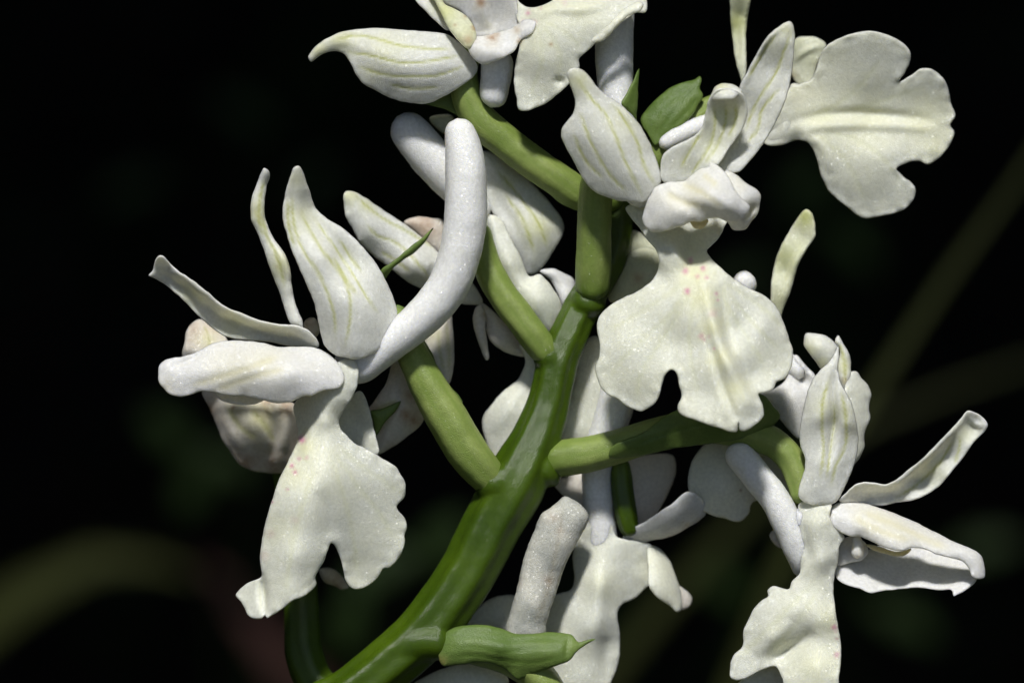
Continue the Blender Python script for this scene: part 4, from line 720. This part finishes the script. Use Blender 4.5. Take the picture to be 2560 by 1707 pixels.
for e in [(-1.6, -.9, 2.7), (-.2, -1.8, 2.9), (1.8, -.6, 2.8), (-1.0, 1.2, 2.8), (2.6, 1.6, 2.9)]:
    limb('limb', [(1.25, 1.25, 2.1, .07), ((1.25 + e[0]) / 2, (1.25 + e[1]) / 2, 2.45, .05), (*e, .015)], tr)
COT = (SUNV.x / SUNV.z, SUNV.y / SUNV.z)
EDGE = 0.165  # added crown is cut here so its shadow starts just behind the orchid
n = 60000
u = rng.random((n * 2, 3)); X = -4.2 + 8.4 * u[:, 0]; Y = -3.4 + 7.4 * u[:, 1]; Z = 1.3 + 1.6 * u[:, 2]
gy = Y - Z * COT[1]                                    # where a leaf's shadow falls on the ground
edge = EDGE + .035 + .05 * np.sin(X * 5 + Z * 3) ** 2
ok = (gy > edge) & (((X / 4.2) ** 2 + ((Y - .3) / 3.9) ** 2) < 1)
X, Y, Z = X[ok], Y[ok], Z[ok]; m_ = len(X)
a = rng.random(m_) * 6.283; el = (rng.random(m_) - .5) * .9; roll = (rng.random(m_) - .5) * 1.0
d = np.c_[np.cos(a) * np.cos(el), np.sin(a) * np.cos(el), np.sin(el)]
s = np.cross(d, [0, 0, 1.0]); s /= np.linalg.norm(s, axis=1)[:, None]; up = np.cross(s, d)
s2 = s * np.cos(roll)[:, None] + up * np.sin(roll)[:, None]
ln = (.09 + .05 * rng.random(m_))[:, None]; C = np.c_[X, Y, Z]
V = np.stack([C - d * ln * .5, C + s2 * ln * .3, C + d * ln * .5, C - s2 * ln * .3], 1).reshape(-1, 3)
Fc = np.arange(m_ * 4).reshape(-1, 4)
crown = mesh_obj('crown', V, Fc.tolist(), M_CROWN, tr, origin=np.array(tr.location), smooth=False)

# ------------------------------------------------------------------ unseen shrubs added round the clearing to close off the low sky
def foliage(n, rx, rz, seed):
    g_ = np.random.default_rng(seed); p = g_.normal(size=(n, 3)); p /= np.linalg.norm(p, axis=1)[:, None]
    p *= (g_.random(n) ** .4)[:, None]; p *= (1 + .18 * np.sin(p[:, [0]] * 9 + seed) + .14 * np.sin(p[:, [2]] * 11))
    C = np.c_[p[:, 0] * rx, p[:, 1] * rx, rz * 1.02 + p[:, 2] * rz]; C = C[C[:, 2] > .04]; n = len(C)
    a = g_.random(n) * 6.283; el = (g_.random(n) - .5) * 1.6
    d = np.c_[np.cos(a) * np.cos(el), np.sin(a) * np.cos(el), np.sin(el)]
    s_ = np.cross(d, g_.normal(size=(n, 3))); s_ /= np.linalg.norm(s_, axis=1)[:, None]
    ln = (.10 + .07 * g_.random(n))[:, None]
    V = np.stack([C - d * ln * .5, C + s_ * ln * .3, C + d * ln * .5, C - s_ * ln * .3], 1).reshape(-1, 3)
    return V, np.arange(n * 4).reshape(-1, 4).tolist()
SHRUB_LABELS = 'unseen dark evergreen bush added round the orchid to block the low sky'
fv, ff = foliage(4200, 1.0, 1.35, 3)
proto_f = None
for k in range(-6, 7):                      # gap on the camera side lets low sky fill the plant
    a = math.radians(k * 20 + random.uniform(-5, 5)); rr = random.uniform(2.9, 3.4)
    x, y = rr * math.sin(a), .4 + rr * math.cos(a)
    e = empty('added_shrub', gp(x, y)); e.rotation_euler[2] = random.uniform(0, 6.28); sc_ = random.uniform(.85, 1.15); e.scale = (sc_, sc_, sc_)
    tag(e, SHRUB_LABELS, 'added_shrub', 'shrubs added to block the low sky')
    if proto_f is None:
        proto_f = mesh_obj('foliage', fv, ff, M_CROWN, e, smooth=False)
        V = []; Fc = []
        for i in range(7):
            for j in range(8):
                t = j * math.pi / 4; V.append((.03 * (1 - i / 8) * math.cos(t) + .03 * math.sin(i), .03 * (1 - i / 8) * math.sin(t), i * .22 - .05))
        for i in range(6):
            for j in range(8): Fc.append((i * 8 + j, i * 8 + (j + 1) % 8, i * 8 + 8 + (j + 1) % 8, i * 8 + 8 + j))
        proto_s = mesh_obj('stem', V, Fc, M_BARK, e)
    else:
        for q in (proto_f, proto_s):
            c = q.copy(); COL.objects.link(c); c.parent = e
